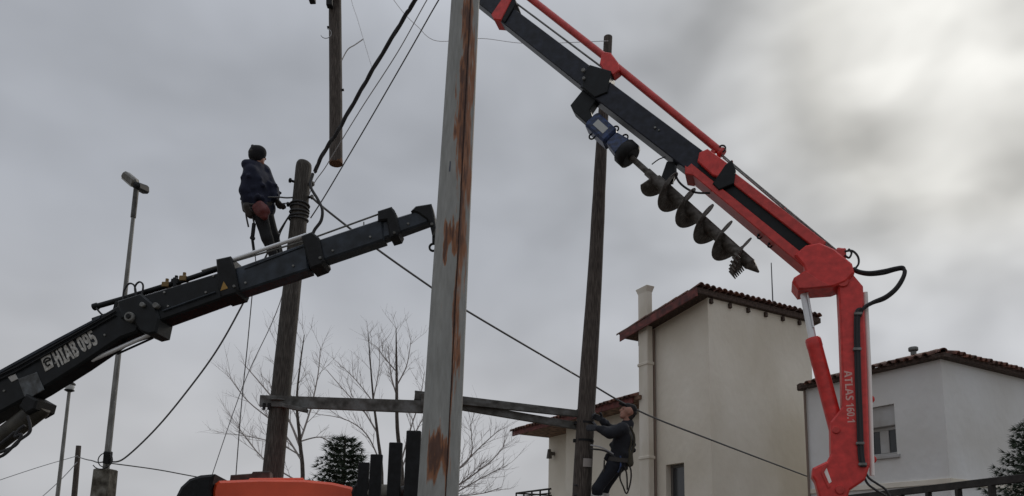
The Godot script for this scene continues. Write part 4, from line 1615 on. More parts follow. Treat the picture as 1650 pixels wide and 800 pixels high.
	bar(st, hit(1354, 414, R) + R.n * 0.12, hit(1354, 414, R) - R.n * 0.12, 0.12, 0.12)
	bar(st, hit(1356, 402, R), hit(1352, 416, R), 0.1, 0.1)
	obj("valve_block", st, M.red_dark, kn)
	# telescopic boom: red outer box with a recessed dark web
	var T0 := [1140, 253]
	var T1 := [1330, 398]
	var B0 := [1106, 281]
	var B1 := [1298, 441]
	for e in [[0.0, 0.34, 0.30, M.red_dark, "boom_flange"], [0.32, 0.72, 0.225, M.boom_black, "boom_web"], [0.70, 1.0, 0.30, M.red_dark, "boom_flange"]]:
		st = S()
		plate(st, R, [lerp_px(T0, B0, e[0]), lerp_px(T1, B1, e[0]), lerp_px(T1, B1, e[1]), lerp_px(T0, B0, e[1])], e[2] * 0.5, -e[2] * 0.5, 0.008)
		obj(e[4], st, e[3], t)
	st = S()
	plate(st, R, [[1129, 256], [1142, 250], [1178, 276], [1172, 300], [1150, 292], [1126, 270]], 0.165, -0.165, 0.012)
	obj("boom_head", st, M.red, t)
	st = S()
	plate(st, R, [[1170, 276], [1181, 268], [1187, 285], [1184, 306], [1160, 316], [1150, 306]], 0.172, -0.172, 0.01)
	obj("wear_block", st, M.boom_black, t)
	st = S()
	plate(st, R, [[1106, 276], [1118, 285], [1118, 292], [1106, 290]], 0.16, -0.16, 0.01)
	obj("boom_lip", st, M.red_dark, t)
	for q in [[1224, 380], [1241, 394]]:
		st = S()
		bar(st, hit(q[0], q[1] - 6, R), hit(q[0], q[1], R), 0.05, 0.04)
		ring(st, hit(q[0], q[1] + 2, R), R.n, 0.024, 0.01)
		obj("lashing_eye", st, M.black, t)
	var stages := [[[950, 113], [938, 148], [1150, 262], [1116, 286], 0.23], [[765, -30], [765, 5], [966, 122], [946, 150], 0.19], [[515, -214], [515, -194], [770, -24], [770, 4], 0.15]]
	for e in stages:
		st = S()
		px_bar(st, R, e[0], e[1], e[2], e[3], e[4])
		obj("extension", st, M.navy, t)
	st = S()
	plate(st, R, [[796, 32], [822, -6], [832, 2], [812, 41], [800, 40]], 0.125, -0.125, 0.01)
	obj("collar", st, M.red, t)
	st = S()
	plate(st, R, [[812, 41], [832, 2], [836, 14], [818, 44]], 0.118, -0.118, 0.008)
	obj("wear_block", st, M.black, t)
	st = S()
	plate(st, R, [[944, 128], [954, 114], [988, 124], [982, 158], [962, 166], [942, 150]], 0.14, -0.14, 0.01)
	obj("collar", st, M.boom_black, t)
	for q in [[944, 124, 0.03, 0.15], [945, 137, 0.024, 0.15], [1058, 214, 0.016, 0.118], [1064, 218, 0.012, 0.118]]:
		st = S()
		disc(st, hit(q[0], q[1], R) + R.n * q[3], R.n, q[2], 0.03)
		obj("bolt", st, M.galv, t)
	# extension cylinders above the boom
	st = S()
	tube(st, [hit(845, -10, R), hit(975, 92, R), hit(1163, 246, R)], 0.050, 12)
	obj("extension_cylinder", st, M.red_dark, t)
	st = S()
	plate(st, R, [[972, 88], [986, 90], [998, 106], [1000, 118], [990, 126], [974, 118], [968, 108]], 0.075, -0.075, 0.012)
	obj("cylinder_bracket", st, M.red, t)
	st = S()
	disc(st, hit(1163, 246, R), (hit(1163, 246, R) - hit(975, 92, R)).normalized(), 0.066, 0.06)
	bar(st, hit(1150, 244, R), hit(1146, 258, R), 0.08, 0.06)
	obj("cylinder_end", st, M.red_dark, t)
	st = S()
	ring(st, hit(1164, 243, R) + R.n * 0.05, R.n, 0.045, 0.012, 0.4, 5.5)
	obj("hose", st, M.rubber, t)
	st = S()
	tube(st, [hit(830, 4, R), hit(972, 110, R)], 0.014, 8)
	obj("cylinder_rod", st, M.galv, t)
	st = S()
	tube(st, [hit(1163, 250, R), hit(1350, 406, R)], 0.016, 8)
	tube(st, [hit(1166, 258, R) + R.n * 0.06, hit(1345, 410, R) + R.n * 0.06], 0.011, 8)
	obj("oil_pipe", st, M.galv, t)
	for q in [[1180, 262], [1265, 338], [1312, 378], [1336, 400]]:
		st = S()
		bar(st, hit(q[0], q[1] - 2, R), hit(q[0] - 4, q[1] + 12, R), 0.04, 0.03)
		obj("pipe_clamp", st, M.red_dark, t)
	st = S()
	hose(st, [[1090, 272], [1092, 292], [1104, 306], [1122, 315], [1145, 316]].map(func(v): return hit(v[0], v[1], R) + R.n * 0.08), 0.014)
	obj("hose", st, M.rubber, t)
	st = S()
	hose(st, [[1052, 270], [1063, 262], [1074, 258]].map(func(v): return hit(v[0], v[1], R) + R.n * 0.08), 0.008)
	obj("hose", st, M.rubber, t)
	st = S()
	tube(st, [hit(922, 45, R), hit(922, 50, R) + Vector3(0, -0.05, 0)], 0.02, 6)
	obj("nipple", st, M.red_dark, t)
	# column down to the base frame, below the picture
	st = S()
	bar(st, foot + Vector3(0, 0.5, 0), hit(1343, 804, R), 0.42, 0.42, 0.30, 0.34, R.n, 0.03)
	obj("column", st, M.red, t)
	st = S()
	bar(st, foot - R.u * 1.1 + Vector3(0, 0.36, 0), foot + R.u * 1.1 + Vector3(0, 0.36, 0), 0.5, 0.34)
	for s in [-1, 1]:
		bar(st, foot + R.u * s * 1.0, foot + R.u * s * 1.0 + Vector3(0, 0.4, 0), 0.3, 0.3)
	obj("base_frame", st, M.red_dark, t)
	# winch line that carries the cut pole
	var tip := hit(541, -196, R)
	st = S()
	disc(st, tip - Vector3(0, 0.12, 0), R.n, 0.09, 0.06)
	obj("sheave", st, M.black, t)
	var lo := hit(539, -150, plane_on(Vector3(0, 0, tip.z), Vector3.BACK))
	st = S()
	tube(st, [tip - Vector3(0, 0.16, 0), lo + Vector3(0, 0.1, 0)], 0.012, 6)
	ring(st, lo - Vector3(0, 0.1, 0), Vector3.UP, 0.115, 0.02)
	for s in [-1, 1]:
		tube(st, [lo + Vector3(0, 0.12, 0), lo + Vector3(0.1 * s, -0.1, 0)], 0.012, 6)
	obj("winch_rope", st, M.cable, t)
	# carrier arm for the auger
	st = S()
	plate(st, R, [[921, 174], [942, 148], [952, 128], [984, 136], [966, 162], [953, 181], [956, 192], [968, 188], [974, 196], [956, 212], [946, 202], [926, 184]], 0.075, -0.075, 0.012)
	obj("auger_arm", st, M.boom_black, t)
	st = S()
	plate(st, R, [[1075, 262], [1090, 262], [1089, 278], [1085, 296], [1072, 296], [1063, 296]], 0.03, -0.03, 0.006)
	obj("auger_hook", st, M.boom_black, t)
	# the auger
	var a0 := hit(953, 196, R)
	var a1 := hit(1214, 431, R)
	var ax := (a1 - a0).normalized()
	var pxm := (a1 - a0).length() / Vector2(261, 235).length()
	var at := func(p: float) -> Vector3: return a0 + ax * p * pxm
	var g := thing("earth_auger", "blue-motored earth auger with spiral drill hanging under the red crane's boom", "drill", a0)
	st = S()
	bar(st, at.call(2), at.call(50), 0.25, 0.26, 0.25, 0.26, R.n, 0.03)
	var mo := obj("motor", st, M.blue, g)
	st = S()
	var sd := ax.cross(R.n).normalized()
	var pc: Vector3 = at.call(27) + R.n * 0.131 - sd * 0.0
	bar(st, pc - ax * 0.11, pc + ax * 0.11, 0.006, 0.10, 0.006, 0.10, sd, 0.001)
	obj("type_plate", st, M.lamp_glass, mo)
	st = S()
	bar(st, at.call(50), at.call(78), 0.20, 0.21, 0.26, 0.26, R.n, 0.02)
	obj("gearbox", st, M.blue, g)
	st = S()
	tube(st, [at.call(76), at.call(78), at.call(92), at.call(95)], [0.155, 0.18, 0.18, 0.14], 16)
	obj("flange", st, M.black, g)
	for q in [[20, 1], [40, -1], [62, -1]]:
		st = S()
		ring(st, at.call(q[0]) + sd * q[1] * 0.145, R.n, 0.04, 0.012)
		obj("lifting_eye", st, M.black, g)
	st = S()
	tube(st, [at.call(92), at.call(130), at.call(131), at.call(150), at.call(151), at.call(345)], [0.042, 0.042, 0.055, 0.055, 0.078, 0.078], 12)
	obj("shaft", st, M.auger, g)
	st = S()
	var q0 := 142.0
	var q1 := 338.0
	var turns := 5.2
	var steps := 150
	st.set_smooth_group(-1)
	for i in steps:
		var vs := []
		for e in [i, i + 1]:
			var f := float(e) / steps
			var an := TAU * turns * f + 0.4
			var rd = (R.n * cos(an) + sd * sin(an))
			var c: Vector3 = at.call(lerpf(q0, q1, f))
			var ro := 0.245 if f > 0.015 else 0.06
			for tt in [-0.006, 0.006]:
				vs.append(c + rd * 0.03 + ax * tt)
				vs.append(c + rd * ro + ax * tt)
		quad(st, vs[0], vs[1], vs[5], vs[4], -ax)
		quad(st, vs[2], vs[3], vs[7], vs[6], ax)
		quad(st, vs[1], vs[3], vs[7], vs[5], vs[1] - at.call(q0))
	obj("flight", st, M.auger, g)
	var aend := TAU * turns + 0.4
	for k in 12:
		# teeth along the cutting edge and round the last part of the rim
		st = S()
		var an: float = aend if k < 6 else aend - 0.22 * (k - 5)
		var rd: Vector3 = R.n * cos(an) + sd * sin(an)
		var rr: float = 0.085 + 0.028 * k if k < 6 else 0.235
		var back: float = 0.0 if k < 6 else 0.22 * (k - 5) / TAU / turns * (q1 - q0)
		var c: Vector3 = at.call(q1 - back) + rd * rr
		bar(st, c - ax * 0.03, c + ax * 0.07 + rd * 0.02, 0.04, 0.03, 0.014, 0.014)
		obj("tooth", st, M.auger, g)
	st = S()
	tube(st, [at.call(344), at.call(352), at.call(362)], [0.078, 0.05, 0.012], 8)
	obj("pilot_point", st, M.auger, g)

# ---------------------------------------------------------------- truck
func make_truck() -> void:
	var T := plane_at(455, 790, 8.3, 12.0)
	var foot := ground_of(hit(455, 790, T))
	var t := thing("orange_truck", "truck with orange cab roof and four dark stakes along its bed", "truck", foot)
	var st := S()
	var low := 1010
	plate(st, T, [[343, low], [342, 792], [345, 780], [352, 775], [420, 772.5], [490, 773.5], [535, 778], [566, 785], [576, 793], [578, low]], 0.0, -0.85, 0.03)
	var cab := obj("cab", st, M.orange, t)
	st = S()
	plate(st, T, [[392, 777], [398, 768.5], [486, 768], [492, 777]], -0.18, -0.7, 0.012)
	obj("roof_hatch", st, M.orange, cab)
	st = S()
	plate(st, T, [[363, 776], [365, 762.5], [400, 760], [402, 757], [430, 756], [430, 776]], -0.25, -0.6, 0.012)
	obj("roof_box", st, M.brown_box, cab)
	st = S()
	plate(st, T, [[372, 830], [374, 950], [548, 950], [548, 830]], 0.012, -0.01, 0.004)
	obj("rear_window", st, M.glass, cab)
	st = S()
	plate(st, T, [[283, low], [285, 800], [292, 786], [306, 773], [324, 767], [347, 765], [344, 776], [341, 794], [342, low]], 0.06, -0.8, 0.03)
	obj("side_fairing", st, M.black, t)
	# bed and stakes run towards the viewer on the right
	var stakes := [[586.5, 746, 8.15], [607, 733, 7.5], [638, 714, 6.75], [667, 695, 6.15]]
	var tops := []
	for q in stakes:
		tops.append(P(q[0], q[1], q[2]))
	var dirv := (ground_of(tops[3]) - ground_of(tops[0])).normalized()
	var sd := dirv.cross(Vector3.UP).normalized()
	var by := 1.55
	st = S()
	var s0 := ground_of(tops[0]) - dirv * 0.4
	var s1 := ground_of(tops[3]) + dirv * 0.5
	var inx := sd if sd.x < 0 else -sd
	bar(st, s0 + inx * 1.1 + Vector3(0, by - 0.35, 0), s1 + inx * 1.1 + Vector3(0, by - 0.35, 0), 2.3, 0.22)
	obj("bed", st, M.black, t)
	for i in 4:
		st = S()
		var p: Vector3 = tops[i]
		bar(st, Vector3(p.x, by - 0.4, p.z), p, 0.125, 0.05, 0.125, 0.05, Vector3.BACK, 0.006)
		obj("stake", st, M.black, t)
	# clutter behind the cab
	st = S()
	var w := P(590, 796, 8.2)
	disc(st, w, Vector3(0.1, 0, 1).normalized(), 0.16, 0.2)
	obj("filter_drum", st, M.black, t)
	st = S()
	bones_mesh(st, [[P(612, 790, 7.8), P(630, 789, 7.7), 0.055, 0.05], [P(600, 795, 7.9), P(640, 796, 7.6), 0.06, 0.06]], 0.02, 0.02)
	obj("tarp_roll", st, M.concrete, t)
	st = S()
	bones_mesh(st, [[P(636, 796, 7.3), P(672, 788, 6.4), 0.06, 0.05], [P(650, 806, 7.2), P(680, 800, 6.4), 0.07, 0.06]], 0.02, 0.02)
	obj("strap_bundle", st, M.black, t)
	# chassis and wheels, below the picture
	st = S()
	var f0 = foot - T.n * 0.9 + Vector3(0, 0.75, 0)
	var f1 := s1 + inx * 1.1 + Vector3(0, 0.85, 0)
	bar(st, f0, f1, 0.8, 0.3)
	bar(st, foot - T.n * 0.5 + Vector3(0, 0.5, 0), foot - T.n * 0.5 + Vector3(0, 1.1, 0), 1.2, 0.8)
	bar(st, s0.lerp(s1, 0.5) + inx * 1.1 + Vector3(0, 0.8, 0), s0.lerp(s1, 0.5) + inx * 1.1 + Vector3(0, by - 0.45, 0), 0.8, 2.0, 0.8, 2.0, dirv)
	obj("chassis", st, M.black, t)
	for q in [[foot - T.n * 0.5, 0.95], [s0.lerp(s1, 0.6) + inx * 1.1, 1.0]]:
		for s in [-1, 1]:
			st = S()
			var c: Vector3 = q[0] + inx * s * q[1] + Vector3(0, 0.48, 0)
			tube(st, [c - inx * 0.14, c - inx * 0.11, c + inx * 0.11, c + inx * 0.14], [0.42, 0.48, 0.48, 0.42], 20)
			obj("wheel", st, M.rubber, t)

# ---------------------------------------------------------------- linemen
func hand_bones(w: Vector3, d: Vector3, n: Vector3, s := 1.0, curl := 0.9, thumb := 1.0) -> Array:
	# palm and five fingers; d points along the fingers, n out of the palm, towards what is held
	d = d.normalized()
	n = (n - d * n.dot(d)).normalized()
	var sd := d.cross(n) * thumb
	var out := []
	for k in 4:
		var o := sd * (0.028 - 0.019 * k) * s
		out.append([w + o * 0.6, w + d * 0.085 * s + o, 0.015 * s, 0.012 * s])
		var p := w + d * 0.085 * s + o
		var ln: float = [0.040, 0.045, 0.042, 0.033][k] * s
		var dd := d
		for j in 3:
			dd = dd.rotated(d.cross(n).normalized(), curl * (0.6 if j == 0 else 0.9))
			var q := p + dd * ln * (1.0 - 0.22 * j)
			out.append([p, q, (0.0100 - 0.0008 * j) * s, (0.0093 - 0.0008 * j) * s])
			p = q
	var tp := w + d * 0.022 * s + sd * 0.024 * s
	var td := (d * 0.6 + sd * 0.8 + n * 0.35).normalized()
	for j in 3:
		var q := tp + td * 0.036 * s
		out.append([tp, q, (0.0135 - 0.001 * j) * s, (0.0120 - 0.001 * j) * s])
		tp = q
		td = (td + n * 0.5 - sd * 0.25 * j).normalized()
	return out

func head_bones(c: Vector3, fw: Vector3, up: Vector3) -> Array:
	var sd := fw.cross(up).normalized()
	var b := [
		[c - fw * 0.028 + up * 0.022, c + fw * 0.022 + up * 0.03, 0.080, 0.072],
		[c - sd * 0.02 + up * 0.02, c + sd * 0.02 + up * 0.02, 0.072, 0.072],
		[c + fw * 0.035 - up * 0.02, c + fw * 0.058 - up * 0.088, 0.058, 0.030],
		[c - fw * 0.01 - up * 0.04, c + fw * 0.035 - up * 0.07, 0.055, 0.042],
		[c + fw * 0.088 + up * 0.012, c + fw * 0.110 - up * 0.022, 0.009, 0.014],
		[c + fw * 0.083 - sd * 0.032 + up * 0.024, c + fw * 0.083 + sd * 0.032 + up * 0.024, 0.012, 0.012],
		[c + fw * 0.083 - sd * 0.014 - up * 0.050, c + fw * 0.083 + sd * 0.014 - up * 0.050, 0.010, 0.010]]
	for s in [-1, 1]:
		b.append([c + sd * s * 0.074 + up * 0.018 - fw * 0.012, c + sd * s * 0.076 - up * 0.024 - fw * 0.004, 0.016, 0.010])
	return b

func person(called: String, label: String, J: Dictionary, C: Dictionary) -> Node3D:
	var base: Vector3 = J.anR.min(J.anL)
	var t := thing(called, label, "person", base)
	var fw: Vector3 = J.fw.normalized()
	var up: Vector3 = (J.up - fw * J.up.dot(fw)).normalized()
	var sdh := fw.cross(up).normalized()
	# the body: one continuous surface
	var st := S()
	var body := [[J.neck, J.head - up * 0.06, 0.05, 0.05], [J.neck, J.chest, 0.06, 0.085], [J.chest, J.waist, 0.085, 0.08], [J.waist, J.hip, 0.08, 0.085],
		[J.shR, J.shL, 0.055, 0.055]]
	for s in ["R", "L"]:
		body.append([J["sh" + s], J["el" + s], 0.044, 0.036])
		body.append([J["el" + s], J["wr" + s], 0.036, 0.024])
		body.append([J.hip, J["hip" + s], 0.09, 0.075])
		body.append([J["hip" + s], J["kn" + s], 0.072, 0.05])
		body.append([J["kn" + s], J["an" + s], 0.048, 0.032])
	bones_mesh(st, body, 0.016, 0.016)
	bones_mesh(st, head_bones(J.head, fw, up), 0.006, 0.009, [[J.head + fw * 0.094 + sdh * 0.032 + up * 0.006, 0.010], [J.head + fw * 0.094 - sdh * 0.032 + up * 0.006, 0.010]])
	for s in ["R", "L"]:
		if not C.has("gloves"):
			bones_mesh(st, hand_bones(J["wr" + s], J["hd" + s], J["hn" + s], 1.0, 0.75, 1.0 if s == "R" else -1.0), 0.0045, 0.004)
	obj("body", st, M.skin, t)
	for s in [-1, 1]:
		st = S()
		var e: Vector3 = J.head + fw * 0.084 + sdh * s * 0.032 + up * 0.006
		disc(st, e, (fw + sdh * s * 0.25).normalized(), 0.010, 0.012, 10)
		obj("eye", st, M.hair, t)
	if C.has("gloves"):
		for s in ["R", "L"]:
			st = S()
			var hb := hand_bones(J["wr" + s], J["hd" + s], J["hn" + s], 1.12, 0.75, 1.0 if s == "R" else -1.0)
			hb.append([J["wr" + s] - (J["hd" + s] as Vector3).normalized() * 0.07, J["wr" + s], 0.038, 0.032])
			bones_mesh(st, hb, 0.0055, 0.005)
			obj("glove", st, C.gloves, t)
	# hair at the nape and sides
	st = S()
	bones_mesh(st, [[J.head - fw * 0.040 + up * 0.02, J.head - fw * 0.045 - up * 0.05, 0.086, 0.058]], 0.010, 0.01)
	obj("hair", st, M.hair, t)
	# jacket
	var side: Vector3 = (J.shL - J.shR).normalized()
	var bk: Vector3 = C.get("back", Vector3.ZERO)
	st = S()
	var bulk: float = C.get("bulk", 1.0)
	var jk := [[J.shR, J.shL, 0.085, 0.085], [J.neck - up * 0.02, J.chest, 0.085, 0.12], [J.chest, J.waist, 0.125 * bulk, 0.12 * bulk]]
	for e in [-1.0, 1.0]:
		jk.append([J.chest + side * e * 0.075, J.waist + side * e * 0.07, 0.118 * bulk, 0.112 * bulk])
		jk.append([J.waist + side * e * 0.07, J.hip + side * e * 0.075 + (J.waist - J.hip) * 0.15, 0.112 * bulk, 0.125 * bulk])
	for s in ["R", "L"]:
		jk.append([J["sh" + s], J["el" + s], 0.082 * bulk, 0.064 * bulk])
		jk.append([J["el" + s], J["wr" + s].lerp(J["el" + s], 0.08), 0.064 * bulk, 0.045 * bulk])
	# folds: sleeves and body are never smooth
	for i in range(jk.size()):
		if i < 3:
			continue
		for k in 6:
			var f := rng.randf()
			var p: Vector3 = (jk[i][0] as Vector3).lerp(jk[i][1], f)
			var r: float = lerpf(jk[i][2], jk[i][3], f)
			var o := Vector3(rng.randf_range(-1, 1), rng.randf_range(-0.4, 0.4), rng.randf_range(-1, 1)).normalized()
			var l := Vector3(rng.randf_range(-1, 1), rng.randf_range(-0.5, 0.5), rng.randf_range(-1, 1)) * r * 0.6
			jk.append([p + o * r * 0.8 - l, p + o * r * 0.8 + l, r * 0.27, r * 0.17])
	if C.has("hood"):
		jk.append([J.neck - fw * 0.10 + up * 0.0 - side * 0.06, J.neck - fw * 0.10 + side * 0.06, 0.07, 0.07])
		jk.append([J.neck + side * 0.08, J.neck - side * 0.08, 0.07, 0.07])
	else:
		jk.append([J.neck + up * 0.02 - fw * 0.02, J.neck - up * 0.05, 0.066, 0.085])
	bones_mesh(st, jk, 0.014, 0.013)
	obj("jacket", st, C.jacket, t)
	# trousers
	st = S()
	var tr := [[J.waist.lerp(J.hip, 0.6) - side * 0.06, J.waist.lerp(J.hip, 0.6) + side * 0.06, 0.11, 0.11]]
	for s in ["R", "L"]:
		tr.append([J.hip, J["hip" + s], 0.115, 0.105])
		tr.append([J["hip" + s], J["kn" + s], 0.104, 0.076])
		tr.append([J["kn" + s], J["an" + s], 0.074, 0.062])
		for k in 6:
			var f := rng.randf()
			var seg := rng.randi() % 2
			var p: Vector3 = (J["hip" + s] as Vector3).lerp(J["kn" + s], f) if seg == 0 else (J["kn" + s] as Vector3).lerp(J["an" + s], f)
			var o := Vector3(rng.randf_range(-1, 1), 0, rng.randf_range(-1, 1)).normalized()
			tr.append([p + o * 0.06, p + o * 0.055 + Vector3(rng.randf_range(-0.06, 0.06), 0.02, rng.randf_range(-0.06, 0.06)), 0.02, 0.015])
	bones_mesh(st, tr, 0.014, 0.013)
	obj("trousers", st, C.trousers, t)
	for s in ["R", "L"]:
		st = S()
		var an: Vector3 = J["an" + s]
		var toe: Vector3 = J["toe" + s]
		bones_mesh(st, [[an + (J["kn" + s] - an).normalized() * 0.12, an, 0.056, 0.052], [an - Vector3(0, 0.04, 0), toe, 0.05, 0.038], [an - Vector3(0, 0.06, 0) - (toe - an).normalized() * 0.03, toe - Vector3(0, 0.01, 0), 0.035, 0.034]], 0.012, 0.012)
		obj("boot", st, M.leather, t)
		if C.has("knee_band"):
			st = S()
			var kp: Vector3 = (J["kn" + s] as Vector3).lerp(an, 0.16)
			tube(st, [kp, kp + (an - kp).normalized() * 0.045], 0.088, 14)
			obj("climber_strap", st, M.band, t)
	return t

func strap(st: SurfaceTool, c: Vector3, side: Vector3, up: Vector3, rx: float, rz: float, h: float) -> void:
	# a belt: an oval band round c
	var fwd := side.cross(up).normalized()
	var n := 24
	for i in n:
		var vs := []
		for e in [i, i + 1]:
			var an = TAU * e / n
			var o := side * cos(an) * rx + fwd * sin(an) * rz
			vs.append(c + o - up * h * 0.5)
			vs.append(c + o + up * h * 0.5)
		quad(st, vs[0], vs[1], vs[3], vs[2], vs[0] - c)

func make_people() -> void:
	rng.seed = 301
	var D := 10.0
	var J := {}
	var Q := func(x: float, y: float, dz: float) -> Vector3: return P(x, y, D + dz)
	# the climber in blue on the left pole
	J.head = Q.call(414.5, 251, 0.0)
	J.neck = Q.call(412.5, 268, 0.0)
	J.chest = Q.call(413, 292, 0.0)
	J.waist = Q.call(417, 323, 0.0)
	J.hip = Q.call(421, 338, 0.0)
	J.shR = Q.call(404, 278, -0.12)
	J.shL = Q.call(424, 277, 0.14)
	J.elR = Q.call(395, 308, -0.18)
	J.wrR = Q.call(400, 329, -0.16)
	J.hdR = Vector3(0.3, -1, 0.1)
	J.hnR = Vector3(1, 0.1, -0.4)
	J.elL = Q.call(437, 303, 0.1)
	J.wrL = Q.call(444, 321, 0.02)
	J.hdL = Vector3(0.55, -0.8, 0.1)
	J.hnL = Vector3(0.6, 0.2, -0.7)
	J.hipR = Q.call(418, 342, -0.08)
	J.hipL = Q.call(427, 342, 0.08)
	J.knR = Q.call(430, 384, -0.10)
	J.knL = Q.call(440, 380, 0.12)
	J.anR = Q.call(449, 434, 0.02)
	J.anL = Q.call(454, 428, 0.18)
	J.toeR = Q.call(463, 440, 0.08)
	J.toeL = Q.call(468, 434, 0.22)
	J.fw = Vector3(0.75, 0.12, -0.6)
	J.up = Vector3(0.05, 1, 0)
	var t := person("person", "climber in navy jacket and black beanie leaning back from the left pole", J, {"jacket": M.jacket_blue, "trousers": M.trousers, "gloves": M.leather, "hood": true, "bulk": 1.24})
	var st := S()
	var hd: Vector3 = J.head
	bones_mesh(st, [[hd + Vector3(-0.012, 0.035, 0.0), hd + Vector3(0.018, 0.045, -0.01), 0.100, 0.094], [hd + Vector3(-0.02, -0.01, 0.01), hd + Vector3(-0.01, 0.03, 0.01), 0.098, 0.100], [hd + Vector3(-0.035, 0.085, 0.0), hd + Vector3(-0.075, 0.135, 0.01), 0.062, 0.024], [hd + Vector3(0.03, 0.085, 0.0), hd + Vector3(0.055, 0.07, 0.0), 0.05, 0.05]], 0.009, 0.012)
	obj("beanie", st, M.knit, t)
	var sd: Vector3 = (J.shL - J.shR).normalized()
	st = S()
	strap(st, Q.call(418, 331, 0.0), sd, Vector3.UP, 0.235, 0.175, 0.06)
	obj("belt", st, M.leather, t)
	st = S()
	bones_mesh(st, [[Q.call(419, 331, -0.23), Q.call(424, 340, -0.24), 0.06, 0.07], [Q.call(416, 341, -0.22), Q.call(426, 350, -0.24), 0.05, 0.045], [Q.call(412, 335, -0.22), Q.call(417, 345, -0.2), 0.05, 0.03], [Q.call(428, 334, -0.2), Q.call(430, 342, -0.2), 0.03, 0.04]], 0.014, 0.014)
	obj("red_pouch", st, M.helmet_red, t)
	st = S()
	bones_mesh(st, [[Q.call(400, 333, -0.16), Q.call(404, 346, -0.14), 0.075, 0.06], [Q.call(394, 326, -0.1), Q.call(396, 338, -0.1), 0.05, 0.05]], 0.014, 0.012)
	obj("tool_pouch", st, M.leather, t)
	for q in [[[395, 338], [397, 352], [400, 366]], [[406, 345], [409, 362], [408, 378]]]:
		st = S()
		hose(st, q.map(func(v): return Q.call(v[0], v[1], -0.16)), 0.012)
		obj("hanging_strap", st, M.leather, t)
	st = S()
	bar(st, Q.call(409, 360, -0.16), Q.call(406, 386, -0.16), 0.035, 0.045)
	bar(st, Q.call(406, 384, -0.16), Q.call(409, 407, -0.16), 0.03, 0.03)
	bar(st, Q.call(403, 383, -0.16), Q.call(410, 385, -0.16), 0.04, 0.04)
	obj("hanging_tool", st, M.black, t)
	# his lines
	cable("lanyard", "upper of two safety lines from the blue climber's belt to the left pole", [[432, 318, 9.92], [449, 318, 9.95], [462, 319, 10.05], [477, 318, 10.12]], 0.011, M.wire)
	cable("lanyard", "lower of two safety lines from the blue climber's hand to the left pole", [[446, 329, 10.0], [458, 328, 10.05], [477, 326, 10.12]], 0.008, M.wire)
	cable("hand_line", "thin rope dropping from the blue climber's belt past the dark boom to the truck", [[408, 392, 9.84], [412, 430, 9.84], [407, 465, 9.84], [398, 560, 9.84], [388, 660, 9.84], [378, 790, 9.84]], 0.007, M.wire)
	cable("climbing_rope", "short rope from the blue climber's foot up to the left pole", [[452, 420, 10.05], [449, 385, 10.1], [458, 362, 10.12], [468, 345, 10.12], [474, 337, 10.14]], 0.009, M.cable)
	# the climber in a cap on the right pole
	J = {}
	J.head = Q.call(1012, 665, 0.0)
	J.neck = Q.call(1011, 684, 0.0)
	J.chest = Q.call(1005, 706, 0.0)
	J.waist = Q.call(1000, 733, 0.0)
	J.hip = Q.call(996, 747, 0.0)
	J.shR = Q.call(1008, 692, 0.16)
	J.shL = Q.call(1003, 692, -0.16)
	J.elR = Q.call(984, 694, 0.20)
	J.wrR = Q.call(971, 678, 0.14)
	J.hdR = Vector3(-0.9, 0.45, 0.0)
	J.hnR = Vector3(-0.4, -0.2, 0.9)
	J.elL = Q.call(983, 699, -0.24)
	J.wrL = Q.call(964, 691, -0.14)
	J.hdL = Vector3(-1, 0.1, -0.1)
	J.hnL = Vector3(-0.3, 0.0, -0.9)
	J.hipR = Q.call(996, 750, 0.10)
	J.hipL = Q.call(990, 750, -0.10)
	J.knR = Q.call(974, 786, 0.13)
	J.knL = Q.call(963, 788, -0.12)
	J.anR = Q.call(966, 838, 0.14)
	J.anL = Q.call(960, 842, 0.0)
	J.toeR = Q.call(951, 846, 0.14)
	J.toeL = Q.call(946, 850, 0.02)
	J.fw = Vector3(-0.9, 0.36, 0.18)
	J.up = Vector3(0.36, 1, 0)
	t = person("person", "climber in dark jacket and cap looking up, gripping the right pole with both hands", J, {"jacket": M.jacket_dark, "trousers": M.trousers_navy, "gloves": M.glove, "knee_band": true, "bulk": 1.1})
	var fw: Vector3 = J.fw.normalized()
	var up: Vector3 = (J.up - fw * J.up.dot(fw)).normalized()
	hd = J.head
	st = S()
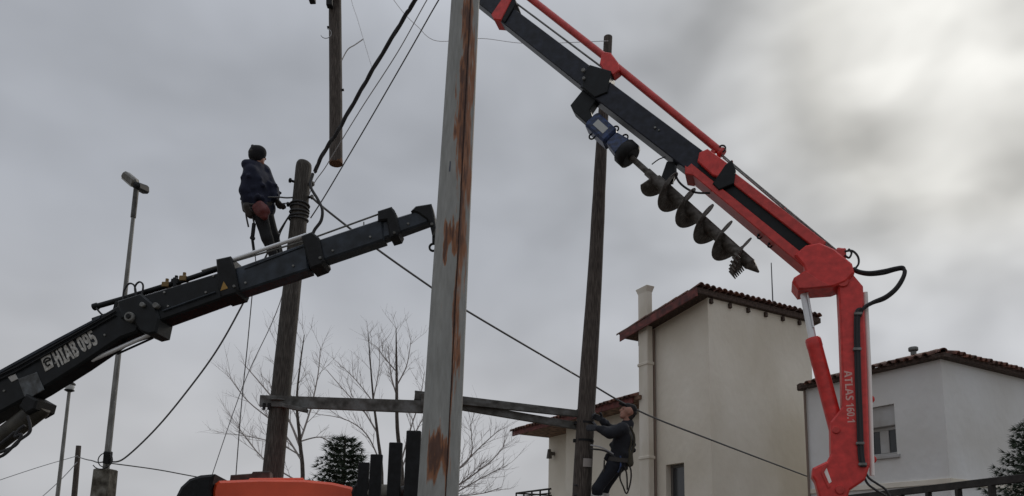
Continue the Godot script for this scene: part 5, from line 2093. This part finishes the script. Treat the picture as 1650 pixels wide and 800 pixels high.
	bones_mesh(st, [[hd - fw * 0.02 + up * 0.045, hd + fw * 0.02 + up * 0.05, 0.092, 0.078], [hd - fw * 0.05 - up * 0.005, hd - fw * 0.04 + up * 0.05, 0.066, 0.07]], 0.008, 0.008)
	var sdh := fw.cross(up).normalized()
	for s in [-1, 1]:
		bar(st, hd + fw * 0.06 + up * 0.062, hd + fw * 0.165 + up * 0.072 + sdh * s * 0.01, 0.13, 0.014, 0.09, 0.010, up, 0.003)
	obj("cap", st, M.knit, t)
	sd = (J.shL - J.shR).normalized()
	st = S()
	strap(st, Q.call(998, 740, 0.0), sd, Vector3(0.15, 1, 0).normalized(), 0.235, 0.18, 0.06)
	obj("belt", st, M.leather, t)
	st = S()
	bones_mesh(st, [[Q.call(1014, 732, -0.12), Q.call(1015, 747, -0.12), 0.05, 0.055]], 0.012, 0.012)
	obj("tool_pouch", st, M.pouch_olive, t)
	for q in [[[1013, 748], [1017, 760], [1016, 778], [1010, 796], [1004, 784], [999, 770], [1002, 755]], [[1006, 752], [1010, 765], [1011, 790]], [[974, 742], [973, 765], [972, 788]]]:
		st = S()
		hose(st, q.map(func(v): return Q.call(v[0], v[1], -0.16)), 0.012)
		obj("hanging_strap", st, M.leather, t)
	for q in [[[1004, 688], [1014, 700], [1017, 716], [1010, 736]], [[1016, 688], [1022, 704], [1021, 722], [1014, 738]]]:
		st = S()
		hose(st, q.map(func(v): return Q.call(v[0], v[1], -0.15)), 0.016)
		obj("harness_strap", st, M.pouch_olive, t)
	st = S()
	hose(st, [[1000, 735], [1000, 752], [996, 762]].map(func(v): return Q.call(v[0], v[1], -0.215)), 0.012)
	obj("blue_tool", st, M.blue, t)
	cable("lanyard", "upper of two safety lines from the capped climber's belt to the right pole", [[990, 733, 9.85], [970, 722, 9.85], [952, 718, 9.96]], 0.010, M.wire_pale)
	cable("lanyard", "lower of two safety lines from the capped climber's belt to the right pole", [[992, 738, 9.82], [974, 727, 9.85], [952, 724, 9.96]], 0.013, M.cable)

func _ready() -> void:
	setup()
	make_materials()
	make_setting()
	make_trees()
	make_poles()
	make_crossarm()
	make_mast()
	make_lamps()
	make_wires()
	make_black_crane()
	make_red_crane()
	make_truck()
	make_people()
